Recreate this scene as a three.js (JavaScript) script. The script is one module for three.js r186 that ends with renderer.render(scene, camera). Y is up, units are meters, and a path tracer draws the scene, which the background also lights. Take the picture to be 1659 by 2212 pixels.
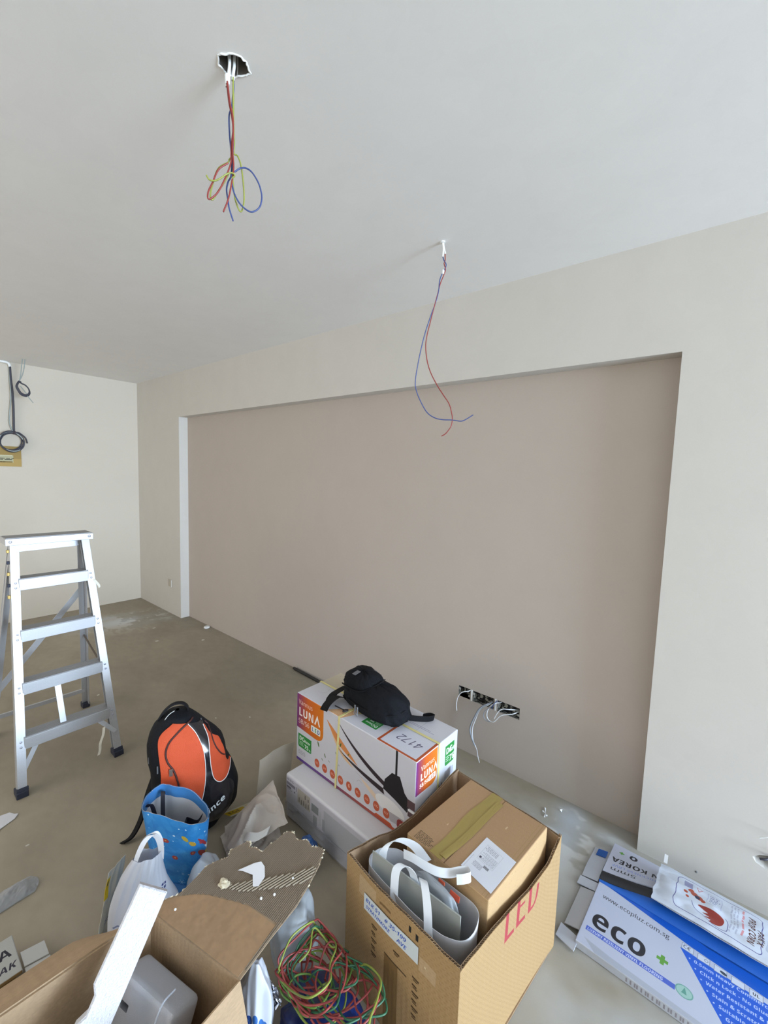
import * as THREE from 'three';
import { RoundedBoxGeometry } from 'three/addons/geometries/RoundedBoxGeometry.js';
import { mergeGeometries } from 'three/addons/utils/BufferGeometryUtils.js';
import { ImprovedNoise } from 'three/addons/math/ImprovedNoise.js';
import { Brush, Evaluator, SUBTRACTION } from 'three-bvh-csg';
import { RectAreaLightUniformsLib } from 'three/addons/lights/RectAreaLightUniformsLib.js';

// ------------------------------------------------------------ camera, sky, light, exposure
const scene = new THREE.Scene();
const camera = new THREE.PerspectiveCamera(2 * Math.atan(1106 / 920) * 180 / Math.PI, 1659 / 2212, 0.05, 60);
camera.position.set(0, 1.593, 0);
camera.quaternion.setFromRotationMatrix(new THREE.Matrix4().makeBasis(
  new THREE.Vector3(0.637, 0.032, 0.770), new THREE.Vector3(0.049, 0.996, -0.081), new THREE.Vector3(-0.770, 0.089, 0.632)));
const renderer = new THREE.WebGLRenderer({ antialias: true });
renderer.toneMapping = THREE.LinearToneMapping;
renderer.toneMappingExposure = 1.07;
renderer.shadowMap.enabled = true;
RectAreaLightUniformsLib.init();
scene.background = new THREE.Color().setRGB(0.62, 0.76, 1.0);       // even bright overcast-blue sky
scene.backgroundIntensity = 0.8;
// skylight entering through the balcony opening behind the camera
const WIN = { x0: -0.2, x1: 1.98, y0: 0.05, y1: 2.42, z: 6.36 };
const skylight = new THREE.RectAreaLight(new THREE.Color().setRGB(0.63, 0.795, 1.0), 43, WIN.x1 - WIN.x0, WIN.y1 - WIN.y0);
skylight.name = 'window_skylight';
skylight.position.set((WIN.x0 + WIN.x1) / 2, (WIN.y0 + WIN.y1) / 2, WIN.z);
skylight.lookAt((WIN.x0 + WIN.x1) / 2, (WIN.y0 + WIN.y1) / 2, -5);
scene.add(skylight);
// weak fill light and its side window, both added out of view
const WIN2 = { z0: -4.3, z1: -1.7, y0: 0.9, y1: 2.25, x: -2.83 };
const sideFill = new THREE.RectAreaLight(new THREE.Color().setRGB(1.0, 0.94, 0.85), 4, WIN2.z1 - WIN2.z0, WIN2.y1 - WIN2.y0);
sideFill.name = 'added_side_fill_light';
sideFill.position.set(WIN2.x, (WIN2.y0 + WIN2.y1) / 2, (WIN2.z0 + WIN2.z1) / 2);
sideFill.lookAt(5, (WIN2.y0 + WIN2.y1) / 2, (WIN2.z0 + WIN2.z1) / 2);
scene.add(sideFill);

// ------------------------------------------------------------ helpers
const V = (x, y, z) => new THREE.Vector3(x, y, z);
const RGB = (r, g, b) => new THREE.Color().setRGB(r, g, b);
const HEX = h => new THREE.Color(h);
let seedState = 20240611;
const rnd = () => { seedState = (seedState * 1664525 + 1013904223) >>> 0; return seedState / 4294967296; };
const rr = (a, b) => a + (b - a) * rnd();
const perlin = new ImprovedNoise();
const N3 = (x, y, z) => perlin.noise(x, y, z);
const clamp = (x, a = 0, b = 1) => Math.max(a, Math.min(b, x));
const lerp = (a, b, t) => a + (b - a) * t;
const smooth = (a, b, x) => { const t = clamp((x - a) / (b - a)); return t * t * (3 - 2 * t); };

const used = {};
function numbered(n) { used[n] = (used[n] || 0) + 1; return used[n] === 1 ? n : n + '_' + String(used[n] - 1).padStart(3, '0'); }
function shade(o) { o.traverse(c => { if (c.isMesh) { c.castShadow = true; c.receiveShadow = true; } }); return o; }
function thing(name, label, category, pos = [0, 0, 0], turn = 0, group) {
  const o = new THREE.Group(); o.name = numbered(name); scene.add(o);
  o.position.set(...pos); o.rotation.y = turn;
  o.userData = { label, category }; if (group) o.userData.group = group;
  return o;
}
function part(name, geo, mat, parent, label) {
  const m = new THREE.Mesh(geo, mat); m.name = name; m.castShadow = m.receiveShadow = true;
  if (label) m.userData.label = label;
  parent.add(m); return m;
}
function single(name, label, category, geo, mat, group) {
  const m = part(numbered(name), geo, mat, scene); m.userData = { label, category }; if (group) m.userData.group = group; return m;
}
function struct(name, geo, mat, label) {
  const m = part(name, geo, mat, scene); m.userData = { kind: 'structure', category: name.split('_')[0], label }; return m;
}
const P3 = a => a.map(p => V(...p));
function tube(pts, r, seg = 0, rad = 6, closed = false) {
  const c = new THREE.CatmullRomCurve3(P3(pts), closed, 'catmullrom', 0.5);
  return new THREE.TubeGeometry(c, seg || Math.max(8, pts.length * 6), r, rad, closed);
}
// a sheet with real thickness: fn(u, v) -> Vector3
function sheet(fn, nu, nv, th = 0.001) {
  const g = [], eps = 1e-3;
  for (let j = 0; j <= nv; j++) for (let i = 0; i <= nu; i++) {
    const u = i / nu, v = j / nv, p = fn(u, v);
    const du = fn(Math.min(1, u + eps), v).sub(fn(Math.max(0, u - eps), v)), dv = fn(u, Math.min(1, v + eps)).sub(fn(u, Math.max(0, v - eps)));
    const n = du.cross(dv); if (n.lengthSq() < 1e-20) n.set(0, 1, 0); n.normalize();
    g.push({ p, n, u, v });
  }
  const pos = [], uv = [], nor = [], idx = [], W = nu + 1;
  const put = (q, s, n) => { pos.push(q.p.x + q.n.x * s, q.p.y + q.n.y * s, q.p.z + q.n.z * s); nor.push(n.x, n.y, n.z); uv.push(q.u, q.v); return pos.length / 3 - 1; };
  for (const s of [1, -1]) {
    const b = pos.length / 3;
    for (const q of g) put(q, s * th / 2, q.n.clone().multiplyScalar(s));
    for (let j = 0; j < nv; j++) for (let i = 0; i < nu; i++) {
      const a = b + j * W + i, c = a + 1, d = a + W, e = d + 1;
      if (s > 0) idx.push(a, c, e, a, e, d); else idx.push(a, e, c, a, d, e);
    }
  }
  const rim = (list, flip) => {
    for (let k = 0; k + 1 < list.length; k++) {
      const q = g[list[k]], r = g[list[k + 1]];
      const n = r.p.clone().sub(q.p).cross(q.n).normalize(); if (flip) n.negate();
      const a = put(q, th / 2, n), b = put(r, th / 2, n), c = put(r, -th / 2, n), d = put(q, -th / 2, n);
      if (flip) idx.push(a, b, c, a, c, d); else idx.push(a, c, b, a, d, c);
    }
  };
  const row = j => Array.from({ length: W }, (_, i) => j * W + i), col = i => Array.from({ length: nv + 1 }, (_, j) => j * W + i);
  rim(row(0), false); rim(row(nv), true); rim(col(0), true); rim(col(nu), false);
  const G = new THREE.BufferGeometry();
  G.setAttribute('position', new THREE.Float32BufferAttribute(pos, 3)); G.setAttribute('normal', new THREE.Float32BufferAttribute(nor, 3)); G.setAttribute('uv', new THREE.Float32BufferAttribute(uv, 2)); G.setIndex(idx);
  return G;
}
// a single smooth surface (closed lumps): fn(u, v)
function surf(fn, nu, nv, flat = false) {
  const pos = [], uv = [], idx = [], W = nu + 1;
  for (let j = 0; j <= nv; j++) for (let i = 0; i <= nu; i++) { const p = fn(i / nu, j / nv); pos.push(p.x, p.y, p.z); uv.push(i / nu, j / nv); }
  for (let j = 0; j < nv; j++) for (let i = 0; i < nu; i++) { const a = j * W + i, b = a + 1, c = a + W, d = c + 1; idx.push(a, b, d, a, d, c); }
  let G = new THREE.BufferGeometry();
  G.setAttribute('position', new THREE.Float32BufferAttribute(pos, 3)); G.setAttribute('uv', new THREE.Float32BufferAttribute(uv, 2)); G.setIndex(idx);
  if (flat) G = G.toNonIndexed();
  G.computeVertexNormals(); return G;
}
// strap: a ribbon of width w along points, its width pointing along wd
function ribbon(pts, w, wd, th = 0.0015, seg = 0) {
  const c = new THREE.CatmullRomCurve3(P3(pts)); const wv = typeof wd === 'function' ? wd : () => V(...wd);
  return sheet((u, v) => c.getPoint(u).add(wv(u).clone().normalize().multiplyScalar((v - 0.5) * w)), seg || pts.length * 5, 1, th);
}
// box beam between two points: w across (along hint side), d deep
function beam(p, q, w, d, hint = [0, 0, 1], ext = 0) {
  p = V(...p); q = V(...q); const ax = q.clone().sub(p), L = ax.length() + 2 * ext; ax.normalize();
  const dz = V(...hint).sub(ax.clone().multiplyScalar(V(...hint).dot(ax))).normalize(), dx = ax.clone().cross(dz);
  const g = new RoundedBoxGeometry(w, L, d, 1, Math.min(w, d) * 0.12);
  g.applyMatrix4(new THREE.Matrix4().makeBasis(dx, ax, dz).setPosition(p.clone().add(q).multiplyScalar(0.5)));
  return g;
}
const plain = g => { const n = g.index ? g.toNonIndexed() : g.clone(); for (const k of Object.keys(n.attributes)) if (!['position', 'normal', 'uv'].includes(k)) n.deleteAttribute(k); n.clearGroups?.(); return n; };
const merge = list => mergeGeometries(list.map(plain), false);
const at = (g, x, y, z) => { g.translate(x, y, z); return g; };
const rbox = (w, h, d, r = 0.002, s = 2) => new RoundedBoxGeometry(w, h, d, s, Math.min(r, w / 2.01, h / 2.01, d / 2.01));
function extrude(pts, depth, bevel = 0, holes = []) {
  const s = new THREE.Shape(pts.map(p => new THREE.Vector2(...p)));
  for (const h of holes) s.holes.push(new THREE.Path(h.map(p => new THREE.Vector2(...p))));
  return new THREE.ExtrudeGeometry(s, { depth, bevelEnabled: bevel > 0, bevelThickness: bevel, bevelSize: bevel, bevelSegments: 1 });
}
// tileable value noise
function valueNoise(w, h, cells, oct, seed) {
  const out = new Float32Array(w * h); let amp = 1, tot = 0, sx = cells, sy = Math.max(1, Math.round(cells * h / w));
  for (let o = 0; o < oct; o++) {
    const lat = new Float32Array(sx * sy); let s = (seed + o * 7919) >>> 0;
    for (let i = 0; i < lat.length; i++) { s = (s * 1664525 + 1013904223) >>> 0; lat[i] = s / 4294967296; }
    for (let y = 0; y < h; y++) {
      const fy = y / h * sy, iy = Math.floor(fy), ty = fy - iy, wy = ty * ty * (3 - 2 * ty), r0 = (iy % sy) * sx, r1 = ((iy + 1) % sy) * sx;
      for (let x = 0; x < w; x++) {
        const fx = x / w * sx, ix = Math.floor(fx), tx = fx - ix, wx = tx * tx * (3 - 2 * tx), a = ix % sx, b = (ix + 1) % sx;
        out[y * w + x] += amp * ((lat[r0 + a] * (1 - wx) + lat[r0 + b] * wx) * (1 - wy) + (lat[r1 + a] * (1 - wx) + lat[r1 + b] * wx) * wy);
      }
    }
    tot += amp; amp *= 0.5; sx *= 2; sy *= 2;
  }
  for (let i = 0; i < out.length; i++) out[i] /= tot;
  return out;
}
function dataTex(w, h, fn, srgb = true, wrap = true) {
  const d = new Uint8Array(w * h * 4);
  for (let y = 0; y < h; y++) for (let x = 0; x < w; x++) { const c = fn(x, y), i = (y * w + x) * 4; d[i] = clamp(c[0], 0, 255); d[i + 1] = clamp(c[1], 0, 255); d[i + 2] = clamp(c[2], 0, 255); d[i + 3] = 255; }
  const t = new THREE.DataTexture(d, w, h); t.magFilter = THREE.LinearFilter; t.minFilter = THREE.LinearMipmapLinearFilter; t.generateMipmaps = true;
  if (wrap) t.wrapS = t.wrapT = THREE.RepeatWrapping;
  if (srgb) t.colorSpace = THREE.SRGBColorSpace; t.needsUpdate = true; return t;
}
function canvasTex(w, h, draw) {
  const c = document.createElement('canvas'); c.width = w; c.height = h; const x = c.getContext('2d');
  draw(x, w, h); const t = new THREE.CanvasTexture(c); t.colorSpace = THREE.SRGBColorSpace; return t;
}
const std = (color, roughness = 0.7, o = {}) => new THREE.MeshStandardMaterial({ color, roughness, ...o });
const phys = (color, roughness, o = {}) => new THREE.MeshPhysicalMaterial({ color, roughness, ...o });
const rep = (t, x, y) => { const c = t.clone(); c.wrapS = c.wrapT = THREE.RepeatWrapping; c.repeat.set(x, y); c.needsUpdate = true; return c; };
// text helper on canvases
function text(x, s, px, py, size, color, o = {}) {
  x.save(); x.translate(px, py); if (o.rot) x.rotate(o.rot); if (o.sx) x.scale(o.sx, 1); if (o.skew) x.transform(1, 0, o.skew, 1, 0, 0);
  x.fillStyle = color; x.font = (o.style || 'bold') + ' ' + size + 'px ' + (o.font || 'sans-serif'); x.textAlign = o.align || 'left'; x.textBaseline = o.base || 'alphabetic';
  x.fillText(s, 0, 0); x.restore();
}
const scribble = (x, px, py, w, h, n, color, lw, seed = 1) => {   // rows of fine print too small to read
  let s = seed; const q = () => (s = (s * 16807) % 2147483647) / 2147483647; x.fillStyle = color;
  for (let r = 0; r < n; r++) { let cx = px; const yy = py + r * h / n; while (cx < px + w * (0.7 + 0.3 * q())) { const l = lw * (1.5 + 5 * q()); x.fillRect(cx, yy, Math.min(l, px + w - cx), h / n * 0.5); cx += l + lw * 1.2; } }
};

// ------------------------------------------------------------ surface materials
const CEIL = 2.548, WX = 2.053, RX = 2.143, ZB = -5.47, XL = -2.85, ZF = 6.4;
const nFine = valueNoise(512, 512, 64, 3, 11), nMid = valueNoise(512, 512, 8, 5, 5);
const paintBump = dataTex(512, 512, (x, y) => { const v = 128 + 110 * (nFine[y * 512 + x] - 0.5) * 1.6; return [v, v, v]; }, false);
const paintTone = dataTex(512, 512, (x, y) => { const v = 250 + 5 * (nMid[y * 512 + x] - 0.5); return [v, v, v]; });
const paint = c => std(c, 0.86, { map: paintTone, bumpMap: rep(paintBump, 1.6, 1.6), bumpScale: 0.00025 });
const wallPaint = paint(RGB(0.67, 0.63, 0.575));
const backPaint = paint(RGB(0.70, 0.635, 0.535));
const recessPaint = paint(RGB(0.535, 0.46, 0.40));
const ceilPaint = paint(RGB(0.90, 0.875, 0.845));

// screed floor: trowel smears, cement dust and paint spots, one texture over the whole slab
const FW = 5.1, FL = 12.15, TW = 1280, TH = 2032;
const fA = valueNoise(TW, TH, 5, 6, 71), fB = valueNoise(TW, TH, 22, 4, 72), fC = valueNoise(TW, TH, 160, 2, 73), fD = valueNoise(TW, TH, 11, 5, 78);
const dust = [[1.95, -0.47, 0.34, 0.10, 1.0], [1.85, -0.62, 0.22, 0.12, 0.7], [2.0, -0.3, 0.2, 0.12, 0.7], [1.62, -4.75, 0.35, 0.12, 0.8], [1.9, -4.55, 0.3, 0.12, 0.6], [1.45, -4.95, 0.3, 0.08, 0.7], [1.4, 0.0, 0.7, 0.6, 0.95], [1.6, -0.6, 0.4, 0.3, 0.6], [1.85, -0.9, 0.2, 0.5, 0.4]];
const spots = [[1.74, -4.33, 0.013], [1.62, -3.98, 0.016], [1.92, -3.71, 0.014], [0.35, -2.16, 0.007], [1.2, -2.6, 0.006], [1.35, -2.45, 0.005], [1.5, -2.3, 0.005], [1.25, -2.75, 0.004], [0.95, -3.3, 0.008]];
const floorMap = dataTex(TW, TH, (px, py) => {
  const i = py * TW + px, X = -2.9 + px / TW * FW, Z = 6.6 - py / TH * FL;
  let k = 1.0 + 0.22 * (fA[i] - 0.5) + 0.12 * (fB[i] - 0.5) + 0.06 * (fC[i] - 0.5);
  let r = 154 * k, g = 144 * k, b = 126 * k;
  const damp = smooth(0.56, 0.66, fD[i]) * 0.04; r *= 1 - damp; g *= 1 - damp; b *= 1 - damp;
  let d = 0;
  for (const [x, z, sx, sz, s] of dust) { const q = ((X - x) / sx) ** 2 + ((Z - z) / sz) ** 2; if (q < 4) d = Math.max(d, s * Math.exp(-q) * smooth(0.30, 0.62, fB[i] * 0.6 + fA[i] * 0.4)); }
  r = lerp(r, 184, d); g = lerp(g, 190, d); b = lerp(b, 195, d);
  const nb = ((X - 1.93) / 0.2) ** 2 + ((Z + 0.44) / 0.13) ** 2, na = ((X - 1.68) / 0.35) ** 2 + ((Z + 4.72) / 0.22) ** 2, sc = Math.max(Math.exp(-nb), 0.8 * Math.exp(-na)) * smooth(0.50, 0.60, fC[i] * 0.35 + fB[i] * 0.65);
  r = lerp(r, 214, sc); g = lerp(g, 215, sc); b = lerp(b, 214, sc);
  for (const [x, z, s] of spots) { const q = Math.hypot(X - x, (Z - z) * 1.3); if (q < s * (0.6 + 0.8 * fC[i])) { r = 215; g = 213; b = 205; } }
  return [r, g, b];
}, true, false);
const floorBump = dataTex(512, 512, (x, y) => { const v = 128 + 120 * (nFine[y * 512 + x] - 0.5) + 120 * (nMid[y * 512 + x] - 0.5); return [v, v, v]; }, false);
floorBump.repeat.set(4, 6);
const floorMat = std(0xffffff, 0.62, { map: floorMap, bumpMap: floorBump, bumpScale: 0.0012 });

// ------------------------------------------------------------ room shell
{
  const g = new THREE.BoxGeometry(FW, 0.15, FL); at(g, -2.9 + FW / 2, -0.075, 6.6 - FL / 2);
  const uv = g.attributes.uv, p = g.attributes.position; for (let i = 0; i < uv.count; i++) uv.setXY(i, (p.getX(i) + 2.9) / FW, (6.6 - p.getZ(i)) / FL);
  struct('floor', g, floorMat, 'bare cement screed floor with dust and smears');
}
// ceiling with the rough hole of the lamp point
const HOLE = [[0.566, -1.008], [0.571, -0.996], [0.583, -0.979], [0.600, -0.967], [0.616, -0.970], [0.627, -0.979], [0.639, -0.988], [0.634, -1.003], [0.622, -1.026], [0.605, -1.036], [0.594, -1.031], [0.580, -1.028]];
{
  const g = extrude([[-2.9, -6.6], [2.2, -6.6], [2.2, 5.55], [-2.9, 5.55]], 0.1, 0, [HOLE.map(([x, z]) => [x, -z]).reverse()]);
  g.rotateX(-Math.PI / 2); at(g, 0, CEIL, 0);
  const c = struct('ceiling', g, ceilPaint, 'smooth white painted ceiling with a rough lamp point hole');
  const concrete = std(RGB(0.30, 0.265, 0.23), 0.95, { bumpMap: rep(paintBump, 20, 20), bumpScale: 0.004 });
  // ragged plaster lip around the hole
  const lip = []; for (let k = 0; k < HOLE.length; k++) { const a = HOLE[k], b = HOLE[(k + 1) % HOLE.length]; for (let j = 0; j < 3; j++) { const t = j / 3, x = lerp(a[0], b[0], t), z = lerp(a[1], b[1], t); lip.push([x + rr(-0.0015, 0.0015), CEIL - 0.0005 + rr(-0.001, 0.0015), z + rr(-0.0015, 0.0015)]); } }
  part('plaster_lip', tube(lip, 0.0022, 120, 5, true), std(RGB(0.9, 0.9, 0.88), 0.9), c);
  const hc = new THREE.CatmullRomCurve3(HOLE.map(([x, z]) => V(lerp(0.602, x, 0.985), 0, lerp(-1.0, z, 0.985))), true);
  part('cavity_wall', sheet((u, v) => { const p = hc.getPoint(u % 1); p.y = CEIL + 0.003 + 0.30 * v; p.x += 0.003 * N3(u * 30, v * 6, 1); return p; }, 60, 6, 0.002), concrete, c, 'rough concrete side of the ceiling hole');
  const cup = extrude(HOLE.map(([x, z]) => [lerp(0.6, x, 1.25), -lerp(-1.0, z, 1.25)]), 0.002, 0); cup.rotateX(-Math.PI / 2); at(cup, 0, CEIL + 0.302, 0);
  part('cavity_lid', cup, concrete, c, 'concrete slab at the top of the ceiling hole');
  part('bracket', at(rbox(0.05, 0.012, 0.006, 0.002), 0.598, CEIL + 0.03, -0.974), std(RGB(0.12, 0.12, 0.13), 0.5, { metalness: 0.7 }), c, 'metal fixing bar');
}
{ // roof slab over the ceiling so that no sky enters the hole
  const m = struct('trim_1', at(new THREE.BoxGeometry(FW, 0.12, FL), -0.35, CEIL + 0.37, 0.52), std(RGB(0.4, 0.4, 0.4), 0.9), 'concrete slab above the ceiling');
}
// right wall: outer plane with a long shallow recess, and the darker panel at its back
{
  const RL = 4.43, RR = 0.205, RT = 2.106;     // recess from z=-4.43 to z=-0.205, up to 2.106
  const sock = [[-0.160, 0.203], [-0.170, 0.188], [-0.195, 0.178], [-0.23, 0.172], [-0.30, 0.172], [-0.31, 0.238], [-0.25, 0.243], [-0.20, 0.232], [-0.178, 0.222]];
  const g = extrude([[-6.6, 0], [RR, 0], [RR, RT], [RL, RT], [RL, 0], [5.5, 0], [5.5, CEIL + 0.05], [-6.6, CEIL + 0.05]], RX - WX + 0.002, 0, [sock]);
  g.rotateY(Math.PI / 2); at(g, WX, 0, 0);
  const w = struct('wall_right', g, wallPaint, 'greige painted wall framing a long shallow recess');
  const hole = (z0, z1, y0, y1) => [[-z0, y0], [-z0, y1], [-z1, y1], [-z1, y0]];
  const g2 = extrude([[-6.6, -0.02], [5.5, -0.02], [5.5, CEIL + 0.05], [-6.6, CEIL + 0.05]], 0.05, 0, [hole(-1.154, -1.079, 0.318, 0.38), hole(-1.062, -0.934, 0.316, 0.379), hole(-0.914, -0.787, 0.314, 0.378)]);
  g2.rotateY(Math.PI / 2); at(g2, RX, 0, 0);
  part('recess_panel', g2, recessPaint, w, 'taupe painted back of the recess');
  part('outer_face', at(new THREE.BoxGeometry(0.1, CEIL + 0.1, 12.15), RX + 0.1, CEIL / 2, 0.54), std(RGB(0.4, 0.4, 0.4), 0.9), w);
  part('nail_mark', at(new THREE.SphereGeometry(0.0045, 8, 6).scale(0.4, 1, 1), WX, 0.035, 0.002), std(RGB(0.22, 0.22, 0.23), 0.9), w, 'small dark nail mark');
  // plaster debris in the broken socket cut-out by the right edge
  const rub = []; for (let k = 0; k < 26; k++) { const q = new THREE.DodecahedronGeometry(rr(0.004, 0.013), 0); q.rotateX(rnd() * 6); q.scale(0.8, 0.7, 1.4); at(q, RX - 0.012 + rr(-0.01, 0.01), 0.18 + rr(0, 0.045), rr(0.185, 0.30)); rub.push(q); }
  part('mortar_rubble', merge(rub), std(RGB(0.42, 0.40, 0.35), 0.95), w, 'crumbled mortar in the broken socket hole');
}
struct('wall_back', at(new THREE.BoxGeometry(FW + 0.2, CEIL + 0.1, 0.12), -0.35, CEIL / 2, ZB - 0.06), backPaint, 'plain off-white far wall');
{  // unseen left wall; its window opening is added to admit the fill light
  const g = extrude([[-6.6, 0], [5.5, 0], [5.5, CEIL + 0.05], [-6.6, CEIL + 0.05]], 0.12, 0, [[[-WIN2.z1, WIN2.y0], [-WIN2.z1, WIN2.y1], [-WIN2.z0, WIN2.y1], [-WIN2.z0, WIN2.y0]]]);
  g.rotateY(Math.PI / 2); at(g, XL - 0.12, 0, 0); struct('wall_left', g, backPaint, 'plain off-white wall outside the view, with an added window opening for fill light');
  const fr = std(RGB(0.75, 0.76, 0.77), 0.4, { metalness: 0.5 }), w = WIN2.z1 - WIN2.z0, h = WIN2.y1 - WIN2.y0, cz = (WIN2.z0 + WIN2.z1) / 2, cy = (WIN2.y0 + WIN2.y1) / 2, x = XL - 0.06;
  struct('window_added_2', merge([at(rbox(0.06, 0.05, w), x, WIN2.y1 - 0.025, cz), at(rbox(0.06, 0.05, w), x, WIN2.y0 + 0.025, cz), at(rbox(0.06, h, 0.05), x, cy, WIN2.z0 + 0.025), at(rbox(0.06, h, 0.05), x, cy, WIN2.z1 - 0.025)]), fr, 'aluminium frame of the added side window outside the view');
}
{
  const g = extrude([[-2.9, 0], [2.2, 0], [2.2, CEIL + 0.05], [-2.9, CEIL + 0.05]], 0.12, 0, [[[WIN.x0, WIN.y0], [WIN.x0, WIN.y1], [WIN.x1, WIN.y1], [WIN.x1, WIN.y0]]]);
  at(g, 0, 0, ZF); struct('wall_front', g, backPaint, 'wall with the wide balcony opening behind the camera');
  const fr = std(RGB(0.75, 0.76, 0.77), 0.4, { metalness: 0.5 }), cx = (WIN.x0 + WIN.x1) / 2, cy = (WIN.y0 + WIN.y1) / 2, w = WIN.x1 - WIN.x0, h = WIN.y1 - WIN.y0;
  const win = struct('window_1', merge([at(rbox(w, 0.05, 0.09), cx, WIN.y1 - 0.025, ZF + 0.06), at(rbox(w, 0.04, 0.09), cx, WIN.y0 + 0.02, ZF + 0.06), at(rbox(0.05, h, 0.09), WIN.x0 + 0.025, cy, ZF + 0.06), at(rbox(0.05, h, 0.09), WIN.x1 - 0.025, cy, ZF + 0.06)]), fr, 'aluminium frame of the open balcony doorway');
}

// ------------------------------------------------------------ loose electrical wiring
const M = {
  redW: phys(RGB(0.27, 0.035, 0.028), 0.4), blueW: phys(RGB(0.05, 0.075, 0.22), 0.4), greenW: phys(RGB(0.30, 0.32, 0.06), 0.42), greenW2: phys(RGB(0.16, 0.42, 0.05), 0.4),
  tRed: phys(RGB(0.32, 0.055, 0.05), 0.42), tGreen: phys(RGB(0.13, 0.25, 0.045), 0.42), tYel: phys(RGB(0.27, 0.33, 0.06), 0.42), tGreen2: phys(RGB(0.035, 0.14, 0.07), 0.42),
  whitePvc: phys(RGB(0.86, 0.87, 0.85), 0.4), greyCable: phys(RGB(0.045, 0.045, 0.062), 0.45), paleCable: phys(RGB(0.34, 0.38, 0.36), 0.5), black: std(RGB(0.012, 0.012, 0.014), 0.55),
};
{ // first lamp point: conduits and a knotted bundle of cores
  const t = thing('wire_bundle', 'knotted bundle of red, blue and green wires hanging from the ceiling hole', 'wires');
  part('conduit', tube([[0.592, 2.84, -1.006], [0.592, 2.63, -1.006], [0.593, 2.570, -1.005], [0.594, 2.548, -1.004], [0.592, 2.523, -1.005], [0.590, 2.508, -1.007], [0.589, 2.494, -1.007]], 0.0036, 40, 8), M.whitePvc, t, 'white plastic conduit end');
  part('conduit', tube([[0.607, 2.84, -0.998], [0.607, 2.63, -0.998], [0.605, 2.564, -1.002], [0.605, 2.549, -1.002], [0.603, 2.527, -1.004], [0.603, 2.516, -1.004]], 0.0036, 40, 8), M.whitePvc, t, 'white plastic conduit end');
  part('tape_collar', at(new THREE.CylinderGeometry(0.0065, 0.0055, 0.02, 12), 0.590, 2.51, -1.007), M.whitePvc, t);
  const W = {
    blueW: [[[0.603, 2.521, -1.003], [0.604, 2.500, -1.003], [0.602, 2.478, -1.004], [0.600, 2.456, -1.005], [0.595, 2.435, -1.008], [0.596, 2.396, -1.008], [0.598, 2.371, -1.007], [0.600, 2.338, -1.005], [0.599, 2.302, -1.006], [0.593, 2.286, -1.009], [0.590, 2.267, -1.011], [0.593, 2.245, -1.010], [0.595, 2.226, -1.008], [0.603, 2.199, -1.004]],
      [[0.601, 2.39, -1.0], [0.599, 2.335, -0.999], [0.598, 2.318, -1.000], [0.603, 2.310, -0.997], [0.613, 2.320, -0.991], [0.625, 2.324, -0.983], [0.637, 2.318, -0.976], [0.650, 2.299, -0.969], [0.656, 2.278, -0.965], [0.657, 2.260, -0.964], [0.652, 2.240, -0.967], [0.639, 2.227, -0.975], [0.627, 2.228, -0.982], [0.613, 2.240, -0.991], [0.602, 2.260, -0.997], [0.597, 2.284, -1.000]]],
    redW: [[[0.587, 2.505, -1.005], [0.591, 2.458, -1.001], [0.596, 2.431, -0.998], [0.599, 2.402, -0.997], [0.596, 2.372, -0.998], [0.595, 2.342, -0.999], [0.595, 2.329, -0.999], [0.591, 2.311, -1.002], [0.581, 2.281, -1.008], [0.569, 2.252, -1.015], [0.555, 2.234, -1.023], [0.550, 2.234, -1.026], [0.551, 2.249, -1.025], [0.559, 2.271, -1.021], [0.571, 2.304, -1.014], [0.589, 2.324, -1.003]],
      [[0.587, 2.503, -1.002], [0.591, 2.456, -0.997], [0.596, 2.429, -0.994], [0.597, 2.394, -0.993], [0.596, 2.350, -0.994], [0.598, 2.312, -0.993], [0.593, 2.271, -0.996], [0.587, 2.239, -0.999], [0.578, 2.209, -1.005]]],
    greenW: [[[0.602, 2.522, -1.002], [0.602, 2.456, -1.002], [0.603, 2.397, -1.002], [0.604, 2.378, -1.000], [0.602, 2.351, -1.002], [0.594, 2.335, -1.007], [0.592, 2.329, -1.008], [0.574, 2.311, -1.019], [0.564, 2.279, -1.025], [0.558, 2.245, -1.029], [0.562, 2.236, -1.026], [0.572, 2.257, -1.020], [0.586, 2.285, -1.012], [0.594, 2.307, -1.007]],
      [[0.606, 2.525, -1.007], [0.606, 2.441, -1.007], [0.607, 2.382, -1.006], [0.607, 2.356, -1.006], [0.613, 2.354, -1.002], [0.620, 2.336, -0.998], [0.625, 2.297, -0.995], [0.627, 2.256, -0.994], [0.623, 2.231, -0.996], [0.619, 2.227, -0.999], [0.613, 2.238, -1.002], [0.608, 2.261, -1.006], [0.604, 2.301, -1.008], [0.602, 2.330, -1.009]],
      [[0.543, 2.279, -1.019], [0.548, 2.271, -1.016], [0.558, 2.271, -1.010], [0.569, 2.279, -1.003], [0.581, 2.292, -0.996], [0.591, 2.298, -0.990], [0.598, 2.295, -0.988], [0.594, 2.289, -0.994]]],
  };
  const nm = { blueW: 'blue wire', redW: 'red wire', greenW: 'yellow-green earth wire' };
  for (const k in W) for (const p of W[k]) part('wire', tube(p, 0.0019, p.length * 8, 7), M[k], t, nm[k]);
}
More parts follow.
